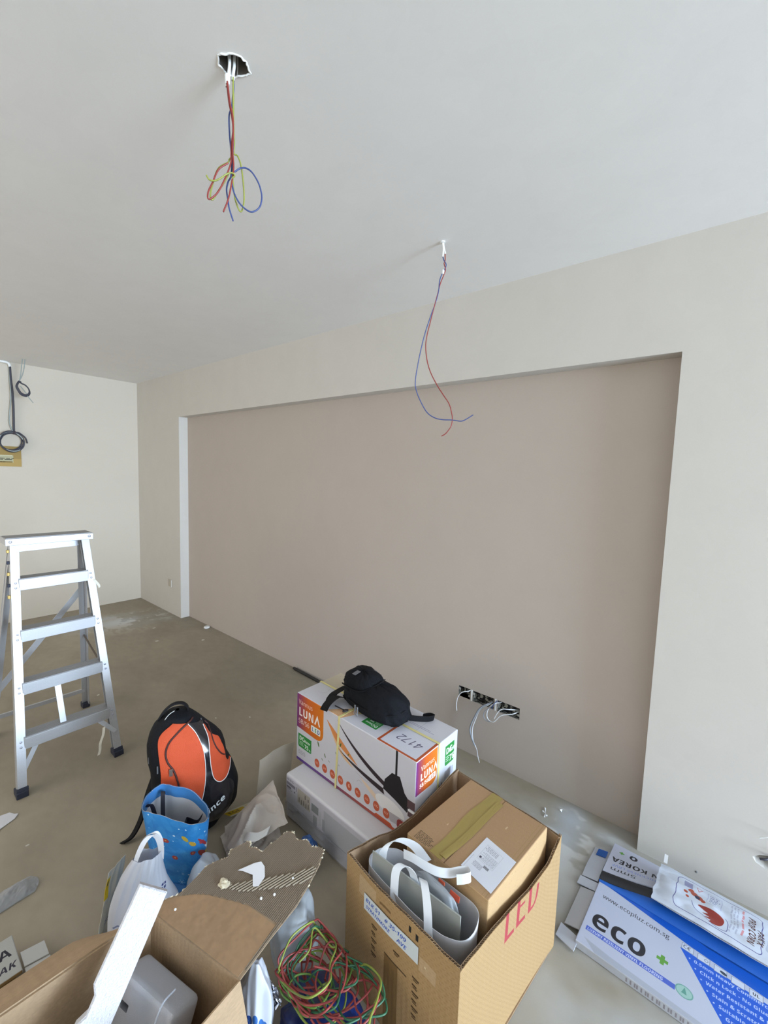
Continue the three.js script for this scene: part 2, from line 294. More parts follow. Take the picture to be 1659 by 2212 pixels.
{ // second lamp point
  const t = thing('pendant_wire', 'long red and blue wire pair hanging from the ceiling before the recess', 'wires');
  part('sleeve', tube([[1.549, 2.552, -1.009], [1.552, 2.520, -1.005], [1.551, 2.488, -1.006]], 0.0036, 20, 7), M.whitePvc, t, 'white plastic sleeve');
  part('sleeve', tube([[1.551, 2.552, -1.008], [1.554, 2.520, -1.002], [1.557, 2.499, -0.997]], 0.0036, 20, 7), M.whitePvc, t, 'white plastic sleeve');
  part('tape', at(new THREE.CylinderGeometry(0.005, 0.005, 0.016, 10), 1.553, 2.428, -1.002), M.whitePvc, t);
  part('wire', tube([[1.551, 2.494, -1.006], [1.554, 2.475, -1.001], [1.560, 2.458, -0.993], [1.556, 2.437, -0.998], [1.551, 2.420, -1.006], [1.546, 2.392, -1.013], [1.545, 2.354, -1.015], [1.539, 2.304, -1.025], [1.528, 2.246, -1.041], [1.517, 2.172, -1.059], [1.507, 2.078, -1.075], [1.501, 1.995, -1.084], [1.503, 1.955, -1.081], [1.514, 1.907, -1.064], [1.530, 1.859, -1.038], [1.548, 1.837, -1.010], [1.566, 1.830, -0.983], [1.588, 1.829, -0.949], [1.609, 1.825, -0.917], [1.621, 1.834, -0.899], [1.636, 1.852, -0.876]], 0.0022, 160, 7), M.blueW, t, 'blue wire');
  part('wire', tube([[1.556, 2.501, -0.998], [1.557, 2.475, -0.997], [1.555, 2.462, -1.000], [1.558, 2.444, -0.995], [1.557, 2.427, -0.996], [1.549, 2.384, -1.010], [1.544, 2.346, -1.017], [1.536, 2.285, -1.029], [1.529, 2.223, -1.041], [1.523, 2.176, -1.049], [1.521, 2.133, -1.052], [1.525, 2.078, -1.046], [1.534, 2.027, -1.032], [1.550, 1.975, -1.008], [1.566, 1.932, -0.983], [1.580, 1.896, -0.962], [1.586, 1.861, -0.952], [1.589, 1.833, -0.948], [1.587, 1.805, -0.951], [1.580, 1.784, -0.961], [1.574, 1.770, -0.971], [1.566, 1.761, -0.984]], 0.0022, 160, 7), M.redW, t, 'red wire');
  part('ceiling_plug', at(new THREE.CylinderGeometry(0.009, 0.011, 0.006, 14), 1.55, CEIL - 0.002, -1.008), std(RGB(0.85, 0.85, 0.83), 0.8), t);
}
{ // coil of dark cable by the far wall
  const t = thing('cable_coil', 'large dark cable coil tied up in front of the brown notice', 'cable');
  part('conduit', tube([[0.5, 2.53, -5.435], [0.694, 2.536, -5.437], [0.853, 2.538, -5.440], [0.892, 2.537, -5.440], [0.914, 2.530, -5.440], [0.924, 2.500, -5.440]], 0.012, 40, 8), M.whitePvc, t, 'white conduit along the ceiling edge');
  part('cable', tube([[0.924, 2.514, -5.44], [0.926, 2.389, -5.44], [0.934, 2.265, -5.44], [0.936, 2.138, -5.44], [0.932, 1.925, -5.44], [0.933, 1.878, -5.44]], 0.009, 50, 7), M.greyCable, t);
  part('cable', tube([[0.918, 2.513, -5.445], [0.919, 2.389, -5.445], [0.921, 2.221, -5.445], [0.909, 2.093, -5.445], [0.901, 1.999, -5.445], [0.907, 1.940, -5.445], [0.927, 1.882, -5.445]], 0.006, 50, 7), M.paleCable, t, 'pale grey cable');
  for (let k = 0; k < 5; k++) {
    const c = []; for (let a = 0; a < 14; a++) { const f = a / 14 * Math.PI * 2, r = 0.088 + 0.004 * Math.sin(f * 2 + k) + 0.004 * k - 0.008; c.push([0.908 + r * Math.cos(f) + rr(-0.003, 0.003), 1.790 + r * Math.sin(f), -5.425 + 0.006 * Math.sin(f * 3 + k * 2) + 0.004 * (k - 2)]); }
    part('coil_turn', tube(c, 0.0058, 90, 6, true), k === 3 ? M.paleCable : M.greyCable, t);
  }
  part('cable_tail', tube([[0.925, 1.874, -5.43], [0.960, 1.881, -5.43], [0.993, 1.858, -5.43], [1.016, 1.830, -5.43], [1.028, 1.782, -5.43]], 0.0065, 30, 6), M.greyCable, t);
  part('tie', at(rbox(0.026, 0.03, 0.03, 0.005), 0.932, 1.876, -5.432), std(RGB(0.05, 0.012, 0.012), 0.6), t, 'dark tie round the coil');
  const u = thing('cable_coil', 'small oval black cable loop hanging on two strands near the far wall', 'cable');
  part('strand', tube([[0.973, 2.55, -5.2], [0.959, 2.425, -5.2], [0.951, 2.375, -5.2], [0.944, 2.347, -5.2]], 0.0042, 24, 6), M.paleCable, u, 'grey strand');
  part('strand', tube([[0.992, 2.55, -5.2], [0.983, 2.470, -5.2], [0.968, 2.402, -5.2], [0.946, 2.348, -5.2]], 0.0042, 24, 6), M.paleCable, u, 'grey strand');
  const L = [[0.944, 2.345], [0.921, 2.296], [0.931, 2.258], [0.955, 2.221], [0.994, 2.211], [1.018, 2.239], [1.013, 2.280], [0.988, 2.312], [0.956, 2.327]];
  for (let k = 0; k < 3; k++) part('coil_turn', tube(L.map(([x, y]) => [lerp(0.97, x, 1 - 0.07 * k), lerp(2.275, y, 1 - 0.07 * k) + 0.003 * k, -5.2 + 0.007 * (k - 1)]), 0.0055, 70, 6, true), M.greyCable, u);
  part('cable_tail', tube([[0.95, 2.3, -5.2], [0.99, 2.24, -5.2], [1.001, 2.216, -5.2], [1.023, 2.182, -5.2], [1.040, 2.158, -5.2]], 0.0038, 24, 6), M.paleCable, u, 'thin pale tail');
}
{ // notice taped to the far wall
  const t = canvasTex(512, 320, (x, w, h) => {
    x.fillStyle = '#a58a4e'; x.fillRect(0, 0, w, h); x.fillStyle = '#b99c5c'; x.fillRect(0, h * 0.62, w, h * 0.38);
    x.fillStyle = '#b9b795'; x.fillRect(0, h * 0.45, w * 0.82, h * 0.36); x.fillStyle = '#8c7a48'; x.fillRect(0, h * 0.74, w * 0.8, h * 0.07); x.fillStyle = '#d2cdb0'; x.fillRect(0, h * 0.44, w * 0.8, h * 0.035);
    scribble(x, w * 0.5, h * 0.58, w * 0.34, h * 0.12, 2, '#1d1c1a', 14, 5); scribble(x, w * 0.2, h * 0.6, w * 0.16, h * 0.1, 2, '#4a5a4a', 9, 9); scribble(x, w * 0.3, h * 0.76, w * 0.4, h * 0.05, 1, '#4c4026', 6, 3);
  });
  const g = new THREE.BoxGeometry(0.34, 0.196, 0.004), m = std(RGB(0.33, 0.25, 0.11), 0.8);
  const b = single('wall_notice', 'tan card notice with a pale printed strip on the far wall', 'notice', g, [m, m, m, m, std(0xffffff, 0.7, { map: t }), m]);
  b.position.set(0.813, 1.648, ZB + 0.003);
}
{ // three open back boxes in the recess with cable ends
  const t = thing('socket_box', 'row of open wall boxes with loose cable ends low in the recess', 'socket box');
  const tin = dataTex(128, 128, (x, y) => { const v = valueBlot(x, y); return v; });
  const lin = std(0xffffff, 0.55, { map: tin });
  for (const [z0, z1] of [[-1.154, -1.079], [-1.062, -0.934], [-0.914, -0.787]]) {
    const w = z1 - z0, cz = (z0 + z1) / 2, y = 0.348, h = 0.064;
    const g = merge([at(new THREE.BoxGeometry(0.003, h, w), RX + 0.046, y, cz), at(new THREE.BoxGeometry(0.045, 0.002, w), RX + 0.024, y + h / 2 - 0.001, cz), at(new THREE.BoxGeometry(0.045, 0.002, w), RX + 0.024, y - h / 2 + 0.001, cz), at(new THREE.BoxGeometry(0.045, h, 0.002), RX + 0.024, y, z0 + 0.001), at(new THREE.BoxGeometry(0.045, h, 0.002), RX + 0.024, y, z1 - 0.001)]);
    const b = part('back_box', g, lin, t, 'dark metal back box spattered with plaster');
    part('lug', at(rbox(0.003, 0.012, 0.012, 0.001), RX + 0.004, y + 0.012, z0 + 0.007), std(RGB(0.6, 0.6, 0.58), 0.4, { metalness: 0.7 }), b);
    part('lug', at(rbox(0.003, 0.012, 0.012, 0.001), RX + 0.004, y - 0.012, z1 - 0.007), std(RGB(0.6, 0.6, 0.58), 0.4, { metalness: 0.7 }), b);
    part('screw', at(new THREE.SphereGeometry(0.004, 8, 6), RX + 0.043, y, cz), std(RGB(0.7, 0.7, 0.68), 0.4, { metalness: 0.6 }), b);
  }
  for (const z of [-1.07, -0.924]) part('divider', at(rbox(0.004, 0.066, 0.008, 0.001), RX - 0.001, 0.348, z), std(RGB(0.8, 0.8, 0.76), 0.8), t, 'pale plaster strip between boxes');
  const cab = phys(RGB(0.72, 0.73, 0.74), 0.4), grey = phys(RGB(0.28, 0.30, 0.33), 0.45);
  part('cable', tube([[2.17, 0.372, -1.083], [2.125, 0.376, -1.08], [2.105, 0.368, -1.109], [2.105, 0.336, -1.133], [2.105, 0.302, -1.142], [2.105, 0.271, -1.143], [2.105, 0.246, -1.139]], 0.0026, 50, 7), cab, t);
  part('cable', tube([[2.17, 0.352, -0.94], [2.115, 0.352, -0.955], [2.105, 0.335, -0.979], [2.1, 0.302, -1.004], [2.1, 0.259, -1.022], [2.1, 0.212, -1.040], [2.1, 0.170, -1.047], [2.1, 0.131, -1.036], [2.1, 0.091, -1.013]], 0.0044, 60, 7), grey, t, 'flat grey cable');
  part('cable', tube([[2.17, 0.352, -0.945], [2.12, 0.345, -0.955], [2.11, 0.302, -0.998], [2.107, 0.24, -1.02], [2.105, 0.18, -1.035], [2.103, 0.12, -1.028], [2.1, 0.086, -1.007]], 0.0028, 60, 7), cab, t);
  part('cable_end', tube([[2.1, 0.091, -1.013], [2.1, 0.075, -1.0], [2.1, 0.041, -0.992], [2.1, 0.006, -0.980]], 0.002, 24, 6), cab, t);
  part('cable', tube([[2.17, 0.36, -0.9], [2.12, 0.365, -0.92], [2.105, 0.335, -0.945], [2.105, 0.293, -0.954], [2.105, 0.269, -0.941], [2.105, 0.269, -0.915], [2.105, 0.290, -0.897], [2.105, 0.316, -0.879], [2.11, 0.332, -0.855], [2.125, 0.343, -0.819], [2.17, 0.35, -0.795]], 0.0027, 70, 7), cab, t);
  part('cable', tube([[2.175, 0.352, -0.80], [2.125, 0.362, -0.836], [2.11, 0.358, -0.869], [2.105, 0.340, -0.887], [2.105, 0.318, -0.899], [2.105, 0.29, -0.91]], 0.0025, 50, 7), cab, t);
  part('cable', tube([[2.17, 0.36, -0.91], [2.12, 0.36, -0.925], [2.105, 0.345, -0.936], [2.1, 0.312, -0.964], [2.1, 0.280, -0.970], [2.1, 0.264, -0.954], [2.1, 0.264, -0.931]], 0.0022, 50, 7), grey, t, 'thin grey cable');
  part('cable', tube([[2.17, 0.37, -0.915], [2.12, 0.372, -0.916], [2.108, 0.352, -0.925], [2.108, 0.335, -0.928]], 0.002, 30, 7), M.blueW, t, 'blue core');
}
function valueBlot(x, y) { const n = nMid[((y * 4) % 512) * 512 + (x * 4) % 512], f = nFine[((y * 2) % 512) * 512 + (x * 2) % 512]; return n * 0.7 + f * 0.3 > 0.53 ? [196, 194, 180] : [20, 21, 26]; }
{ // blank plate on the pier left of the recess
  const t = thing('blank_plate', 'small square blank plate on the narrow pier beside the recess', 'wall plate', [WX, 0.338, -4.675], 0);
  part('plate', rbox(0.012, 0.08, 0.082, 0.003), phys(RGB(0.50, 0.45, 0.38), 0.5), t);
  part('cover_edge', at(rbox(0.006, 0.076, 0.012, 0.002), -0.006, -0.003, 0.043), phys(RGB(0.72, 0.70, 0.66), 0.4), t, 'pale bevelled edge');
}
{ // cable ends in the broken socket at the right edge
  const t = thing('socket_wires', 'stub wires poking out of the broken hole by the right edge', 'wires');
  part('wire', tube([[2.1, 0.285, 0.24], [2.05, 0.318, 0.215], [2.02, 0.326, 0.195], [2.02, 0.316, 0.18], [2.02, 0.309, 0.17]], 0.0022, 30, 7), M.whitePvc, t, 'white wire end');
  part('cable', tube([[2.11, 0.225, 0.26], [2.06, 0.237, 0.22], [2.025, 0.236, 0.196], [2.022, 0.228, 0.177]], 0.004, 30, 7), M.greyCable, t, 'dark cable end');
  part('wire', tube([[2.1, 0.255, 0.26], [2.05, 0.262, 0.235], [2.03, 0.252, 0.212]], 0.002, 24, 6), M.greyCable, t);
}

// ------------------------------------------------------------ aluminium step ladder
{
  const t = thing('step_ladder', 'aluminium step ladder with four steps standing near the far wall', 'ladder');
  const scuff = dataTex(256, 256, (x, y) => { const n = nMid[(y * 2) * 512 + x * 2], f = nFine[(y * 2) * 512 + ((x * 5) % 512)]; const k = f > 0.74 && n > 0.5 ? 150 : 236 + 20 * (n - 0.5); return [k, k, k * 1.005]; });
  const alu = std(RGB(0.64, 0.65, 0.67), 0.42, { metalness: 0.5, map: rep(scuff, 3, 3) });
  const treadMat = std(RGB(0.33, 0.33, 0.335), 0.5, { metalness: 0.5 });  // darker copy of the aluminium: upward-face shade and grime put into the colour
  const rubber = std(RGB(0.02, 0.025, 0.045), 0.6), rivet = std(RGB(0.55, 0.57, 0.66), 0.35, { metalness: 0.6 });
  const H = 1.185, front = (x0, x1) => y => [lerp(x0, x1, y / H), y, lerp(-2.505, -2.75, y / H)];
  const fl = front(0.400, 0.452), fr = front(0.812, 0.752);
  for (const [f, s] of [[fl, -1], [fr, 1]]) {
    const a = f(0.03), b = f(H);
    part('front_rail', merge([beam(a, b, 0.036, 0.006, [0, 0.2, 1]), beam([a[0] + s * 0.015, a[1], a[2] - 0.022], [b[0] + s * 0.015, b[1], b[2] - 0.022], 0.005, 0.044, [0, 0.2, 1]), beam([a[0], a[1], a[2] - 0.046], [b[0], b[1], b[2] - 0.046], 0.03, 0.004, [0, 0.2, 1])]), alu, t);
    part('rubber_foot', merge([beam(f(-0.001), f(0.045), 0.046, 0.014, [0, 0.2, 1]), at(rbox(0.046, 0.03, 0.066, 0.004), f(0)[0], 0.0155, f(0)[2] - 0.026)]), rubber, t, 'dark blue-black rubber foot');
  }
  const back = (x0, x1) => y => [lerp(x0, x1, y / H), y, lerp(-3.205, -2.83, y / H)];
  const bl = back(0.39, 0.458), br = back(0.848, 0.752);
  for (const [f, s] of [[bl, -1], [br, 1]]) {
    part('rear_rail', merge([beam(f(0.03), f(H - 0.02), 0.034, 0.005, [0, 0, 1]), beam([f(0.03)[0] + s * 0.014, 0.03, f(0.03)[2] + 0.016], [f(H)[0] + s * 0.014, H - 0.02, f(H)[2] + 0.016], 0.004, 0.034, [0, 0, 1])]), alu, t);
    part('rubber_foot', at(rbox(0.042, 0.034, 0.05, 0.005), f(0)[0], 0.0175, f(0)[2] + 0.006), rubber, t, 'black rubber foot');
  }
  // steps: folded channel with ribbed tread
  [0.238, 0.488, 0.737, 0.985].forEach((y, k) => {
    const a = fl(y), b = fr(y), x0 = a[0] + 0.012, x1 = b[0] - 0.012, w = x1 - x0, cx = (x0 + x1) / 2, z = a[2];
    const ribs = []; for (let i = 0; i < 6; i++) ribs.push(at(rbox(w, 0.004, 0.0118, 0.0012, 1), cx, y + 0.0295, z - 0.004 - i * 0.0125));
    const s = part('step', merge([at(rbox(w, 0.056, 0.006, 0.002), cx, y, z + 0.004), at(rbox(w, 0.004, 0.078, 0.001), cx, y + 0.026, z - 0.036), at(rbox(w, 0.03, 0.004, 0.001), cx, y + 0.012, z - 0.074)]), alu, t);
    part('tread', merge(ribs), treadMat, s, 'ribbed tread, grey darkened for shade and grime');
    for (const [f, d] of [[fl, 0], [fr, 0]]) for (const dy of [0.012, -0.012]) { const c = f(y + dy); part('rivet', at(new THREE.SphereGeometry(0.0055, 10, 6).scale(1, 1, 0.4), c[0], c[1], c[2] + 0.004), rivet, t); }
  });
  // top cap
  const cap = part('top_cap', merge([at(rbox(0.372, 0.005, 0.13, 0.002), 0.602, 1.213, -2.80), at(rbox(0.372, 0.034, 0.005, 0.002), 0.602, 1.198, -2.737), at(rbox(0.36, 0.03, 0.004, 0.002), 0.602, 1.198, -2.862), at(rbox(0.004, 0.03, 0.12, 0.002), 0.418, 1.198, -2.80), at(rbox(0.004, 0.03, 0.12, 0.002), 0.786, 1.198, -2.80)]), alu, t);
  const ribs = []; for (let i = 0; i < 7; i++) ribs.push(at(rbox(0.364, 0.004, 0.0152, 0.0014, 1), 0.602, 1.2165, -2.752 - i * 0.016));
  part('tread', merge(ribs), treadMat, cap, 'ribbed top, grey darkened for shade and grime');
  for (const x of [0.435, 0.768]) part('rivet', at(new THREE.SphereGeometry(0.007, 10, 6).scale(1, 1, 0.4), x, 1.2, -2.733), rivet, cap);
  part('cross_bar', beam([0.452, 1.15, -2.832], [0.752, 1.155, -2.832], 0.036, 0.005, [0, 0, 1]), alu, t);
  // braces of the rear frame
  part('diagonal_brace', beam(br(0.86).map((v, i) => i === 2 ? v - 0.006 : v), bl(0.30), 0.032, 0.004, [0, 0, 1]), alu, t);
  part('rear_bar', beam(br(0.13), bl(0.13), 0.024, 0.012, [0, 0, 1]), alu, t);
  part('front_brace', beam([0.585, 0.262, -2.572], [0.575, 0.462, -2.615], 0.026, 0.004, [0, 0, 1]), alu, t);
  part('knee_brace', beam([0.472, 0.216, -2.562], [0.412, 0.118, -2.53], 0.022, 0.004, [0, 0, 1]), alu, t);
  part('knee_brace', beam([0.74, 0.212, -2.558], [0.806, 0.135, -2.527], 0.022, 0.004, [0, 0, 1]), alu, t);
  part('spreader', beam([fr(0.46)[0] + 0.012, 0.45, -2.66], [br(0.52)[0], 0.545, -3.02], 0.014, 0.005, [1, 0, 0]), std(RGB(0.16, 0.13, 0.11), 0.5, { metalness: 0.5 }), t, 'dark hinged spreader arm');
  for (let k = 0; k < 5; k++) part('hinge_clip', at(rbox(0.012, 0.016, 0.014, 0.002), fl(1.15 - k * 0.055)[0] - 0.022, 1.15 - k * 0.055, fl(1.15 - k * 0.055)[2] - 0.02), k % 2 ? rubber : std(RGB(0.5, 0.36, 0.12), 0.5, { metalness: 0.6 }), t);
  const cloth = std(RGB(0.76, 0.72, 0.62), 0.9);
  single('cloth_strip', 'frayed cream cloth strip dangling from the lowest ladder step', 'cloth strip', ribbon([[0.755, 0.176, -2.54], [0.747, 0.14, -2.53], [0.732, 0.1, -2.527], [0.73, 0.06, -2.53], [0.724, 0.035, -2.532]], 0.013, [1, 0.3, 0.4], 0.0015, 24), cloth);
  single('cloth_strip', 'short pale tag sticking out beside the upper ladder rail', 'cloth strip', ribbon([[0.772, 0.96, -2.70], [0.784, 0.945, -2.695], [0.795, 0.925, -2.69], [0.797, 0.912, -2.69]], 0.012, [0.6, 0.6, 0.3], 0.0015, 16), cloth);
}

// ------------------------------------------------------------ cartons
const kA = valueNoise(512, 512, 6, 6, 91), kB = valueNoise(512, 512, 90, 2, 92);
const kraftTone = dataTex(512, 512, (x, y) => { const i = y * 512 + x, k = 236 + 26 * (kA[i] - 0.5) + 22 * (kB[i] - 0.5); return [k, k * 0.995, k * 0.985]; });
const kraftBump = dataTex(512, 512, (x, y) => { const i = y * 512 + x; const v = 128 + 60 * Math.sin(x / 512 * Math.PI * 2 * 24) * (0.4 + kA[i]) + 90 * (kB[i] - 0.5); return [v, v, v]; }, false);
const KR = RGB(0.44, 0.30, 0.185), KD = RGB(0.36, 0.235, 0.135);
const kraft = (c = KR, r = 0.82) => std(c, r, { map: kraftTone, bumpMap: kraftBump, bumpScale: 0.0008 });
const M_kraft = kraft(), M_kraftIn = kraft(RGB(0.40, 0.265, 0.16)), M_edge = std(RGB(0.40, 0.32, 0.20), 0.9);
const paintKraft = (x, w, h, base, seed) => {   // kraft paper with fibre flecks as a canvas ground
  x.fillStyle = base; x.fillRect(0, 0, w, h); let s = seed; const q = () => (s = (s * 16807) % 2147483647) / 2147483647;
  for (let i = 0; i < w * h / 260; i++) { x.fillStyle = q() > 0.5 ? 'rgba(255,235,200,0.10)' : 'rgba(60,35,10,0.10)'; x.fillRect(q() * w, q() * h, 2 + q() * 9, 1 + q() * 2); }
};
// one wall of an open corrugated carton: outer liner (printed), inner liner and the fluting between them
function cardWall(parent, a, b, height, out, bulge, rim, mat, name = 'side_panel') {
  const A = V(...a), B = V(...b), o = V(...out).normalize();
  const f = off => (u, v) => A.clone().lerp(B, u).addScaledVector(o, bulge * Math.sin(Math.PI * u) * Math.sin(Math.PI * (0.12 + 0.55 * v)) + off).setY(v * (height + rim(u)));
  const p = part(name, sheet(f(0), 40, 12, 0.0014), mat, parent);
  const L = A.distanceTo(B), n = Math.round(L / 0.008), fl = [];
  const wave = sheet((u, v) => { const q = f(-0.0035)(u, 0.9 + 0.0999 * v); return q.addScaledVector(o, 0.0026 * Math.sin(u * n * Math.PI * 2)); }, n * 6, 1, 0.0006);
  part('fluting', merge([sheet(f(-0.007), 40, 12, 0.0012), wave]), M_kraftIn, p, 'corrugated inner liner and cut edge');
  return p;
}
const CT = { p: [1.158, 0, -0.597], r: -6 * Math.PI / 180 };
{ // big open carton
  const t = thing('open_carton', 'big brown open carton marked in red, holding a sealed box and a paper bag', 'carton', CT.p, CT.r);
  const X = 0.288, Z = 0.212, H = 0.416;
  const dim = (x, w, h) => { x.fillStyle = 'rgba(105,72,38,0.22)'; for (let r = 0; r < h; r += 17) for (let c = (r / 17 % 2) * 14; c < w; c += 28) x.fillRect(c, r, 13, 5); };
  const texZ = canvasTex(1160, 832, (x, w, h) => {
    paintKraft(x, w, h, '#ab8b60', 3); dim(x, w, h);
    const L = ['L', 'E', 'D'];   // red lettering cut by the rim of the carton
    x.save(); x.beginPath(); x.rect(0, 0, w, h); x.clip();
    const px = v => (v + 0.29) / 0.58 * w, py = v => (0.416 - v) / 0.416 * h;
    x.fillStyle = '#a33a40';
    const Lb = (x0, y0, hgt) => { x.fillRect(px(x0), py(y0 + hgt), 34, py(y0) - py(y0 + hgt)); };
    Lb(-0.05, 0.316, 0.15); x.fillRect(px(-0.05), py(0.316) - 30, 112, 30);
    Lb(0.018, 0.318, 0.15); x.fillRect(px(0.018), py(0.318) - 30, 110, 30); x.fillRect(px(0.018), py(0.385) - 22, 95, 20);
    Lb(0.090, 0.32, 0.15); x.beginPath(); x.moveTo(px(0.09), py(0.32)); x.lineTo(px(0.12), py(0.32)); x.quadraticCurveTo(px(0.152), py(0.325), px(0.152), py(0.40)); x.lineTo(px(0.139), py(0.40)); x.quadraticCurveTo(px(0.138), py(0.334), px(0.12), py(0.332)); x.lineTo(px(0.09), py(0.332)); x.fill();
    x.restore();
  });
  const texX = canvasTex(850, 832, (x, w, h) => {
    paintKraft(x, w, h, '#ab8b60', 5); x.fillStyle = 'rgba(90,55,20,0.14)'; for (let r = 0; r < h; r += 19) for (let c = (r / 19 % 2) * 15; c < w; c += 30) x.fillRect(c, r, 14, 6);
    const px = v => (v + 0.2125) / 0.425 * w, py = v => (0.416 - v) / 0.416 * h;
    x.fillStyle = '#7f6136'; x.fillRect(px(-0.035), py(0.245), px(0.018) - px(-0.035), h);           // band of brown tape
    x.fillStyle = '#4d3920'; x.fillRect(px(-0.035), py(0.247), px(0.05) - px(-0.035), 9);
    x.fillStyle = '#4a3518'; const st = (vx, vy, n) => { for (let i = 0; i < n; i++) { x.fillRect(px(vx), py(vy - i * 0.022), 46 - (i % 2) * 14, 11); x.fillRect(px(vx) + 6, py(vy - i * 0.022) + 15, 30, 7); } };
    st(-0.09, 0.29, 5); st(0.07, 0.27, 6); st(0.0, 0.285, 1);
    x.fillStyle = '#171410'; x.fillRect(px(0.052), py(0.40), 16, 34); x.fillRect(px(0.076), py(0.396), 18, 36);
    x.fillStyle = 'rgba(70,45,15,0.5)'; x.fillRect(px(-0.06), py(0.385), 90, 14);
    x.fillStyle = 'rgba(205,190,165,0.35)'; x.fillRect(px(-0.15), py(0.40), 150, 120); x.fillRect(px(0.09), py(0.345), 110, 80); // clear packing tape film
    x.fillStyle = '#d7c6a0'; x.fillRect(px(0.108), py(0.33), 10, 10);
  });
  const rimOf = (t, u) => { let i = 0; while (i < t.length - 2 && t[i + 1][0] < u) i++; return lerp(t[i][1], t[i + 1][1], smooth(t[i][0], t[i + 1][0], u) * 0.5 + 0.5 * clamp((u - t[i][0]) / (t[i + 1][0] - t[i][0]))); };
  const wob = (s, k) => u => k * (N3(u * 3, s, 0.5) + 0.4 * N3(u * 11, s, 4.2));
  const mz = std(0xffffff, 0.82, { map: texZ, bumpMap: kraftBump, bumpScale: 0.0008 }), mx = std(0xffffff, 0.8, { map: texX, bumpMap: kraftBump, bumpScale: 0.001 });
  const pz = cardWall(t, [-X, 0, Z], [X, 0, Z], H, [0, 0, 1], -0.012, u => rimOf([[0, 0.408], [0.05, 0.404], [0.2, 0.386], [0.41, 0.364], [0.66, 0.341], [0.86, 0.347], [0.96, 0.385], [1, 0.412]], u) - H + wob(1, 0.004)(u), mz);
  const px = cardWall(t, [-X, 0, -Z], [-X, 0, Z], H, [-1, 0, 0], 0.006, wob(2, 0.008), mx);
  cardWall(t, [X, 0, -Z], [-X, 0, -Z], H, [0, 0, -1], 0.010, u => rimOf([[0, 0.418], [0.06, 0.412], [0.26, 0.376], [0.44, 0.352], [0.61, 0.356], [0.84, 0.398], [1, 0.420]], u) - H + wob(3, 0.005)(u), M_kraft);
  cardWall(t, [X, 0, Z], [X, 0, -Z], H, [1, 0, 0], 0.004, u => wob(4, 0.006)(u) - 0.012, M_kraft);
  part('base', at(rbox(X * 2, 0.006, Z * 2, 0.001), 0, 0.0035, 0), M_kraftIn, t);
  // hand-written address strip stuck on the left face
  const lab = canvasTex(640, 170, (x, w, h) => {
    x.fillStyle = '#d3dbe0'; x.fillRect(0, 0, w, h); const c = '#2f55b8';
    text(x, 'BLK 51', 18, 72, 60, c, { style: 'bold italic' }); text(x, '# 35-199', 262, 74, 62, c, { style: 'bold italic' });
    text(x, 'STRATHMORE', 26, 142, 52, c, { style: 'bold italic', sx: 0.9 }); text(x, 'AVE', 410, 146, 58, c, { style: 'bold italic' });
  });
  const paperEdge = std(RGB(0.7, 0.74, 0.77), 0.6);
  const s = part('address_strip', sheet((u, v) => V(-X - 0.0105 + 0.0055 * Math.abs(u - 0.5), lerp(0.311, 0.36, v) + 0.008 * u, lerp(-0.122, 0.088, u)), 10, 2, 0.0008), std(0xffffff, 0.55, { map: lab }), t, 'white strip hand-written in blue marker');
}
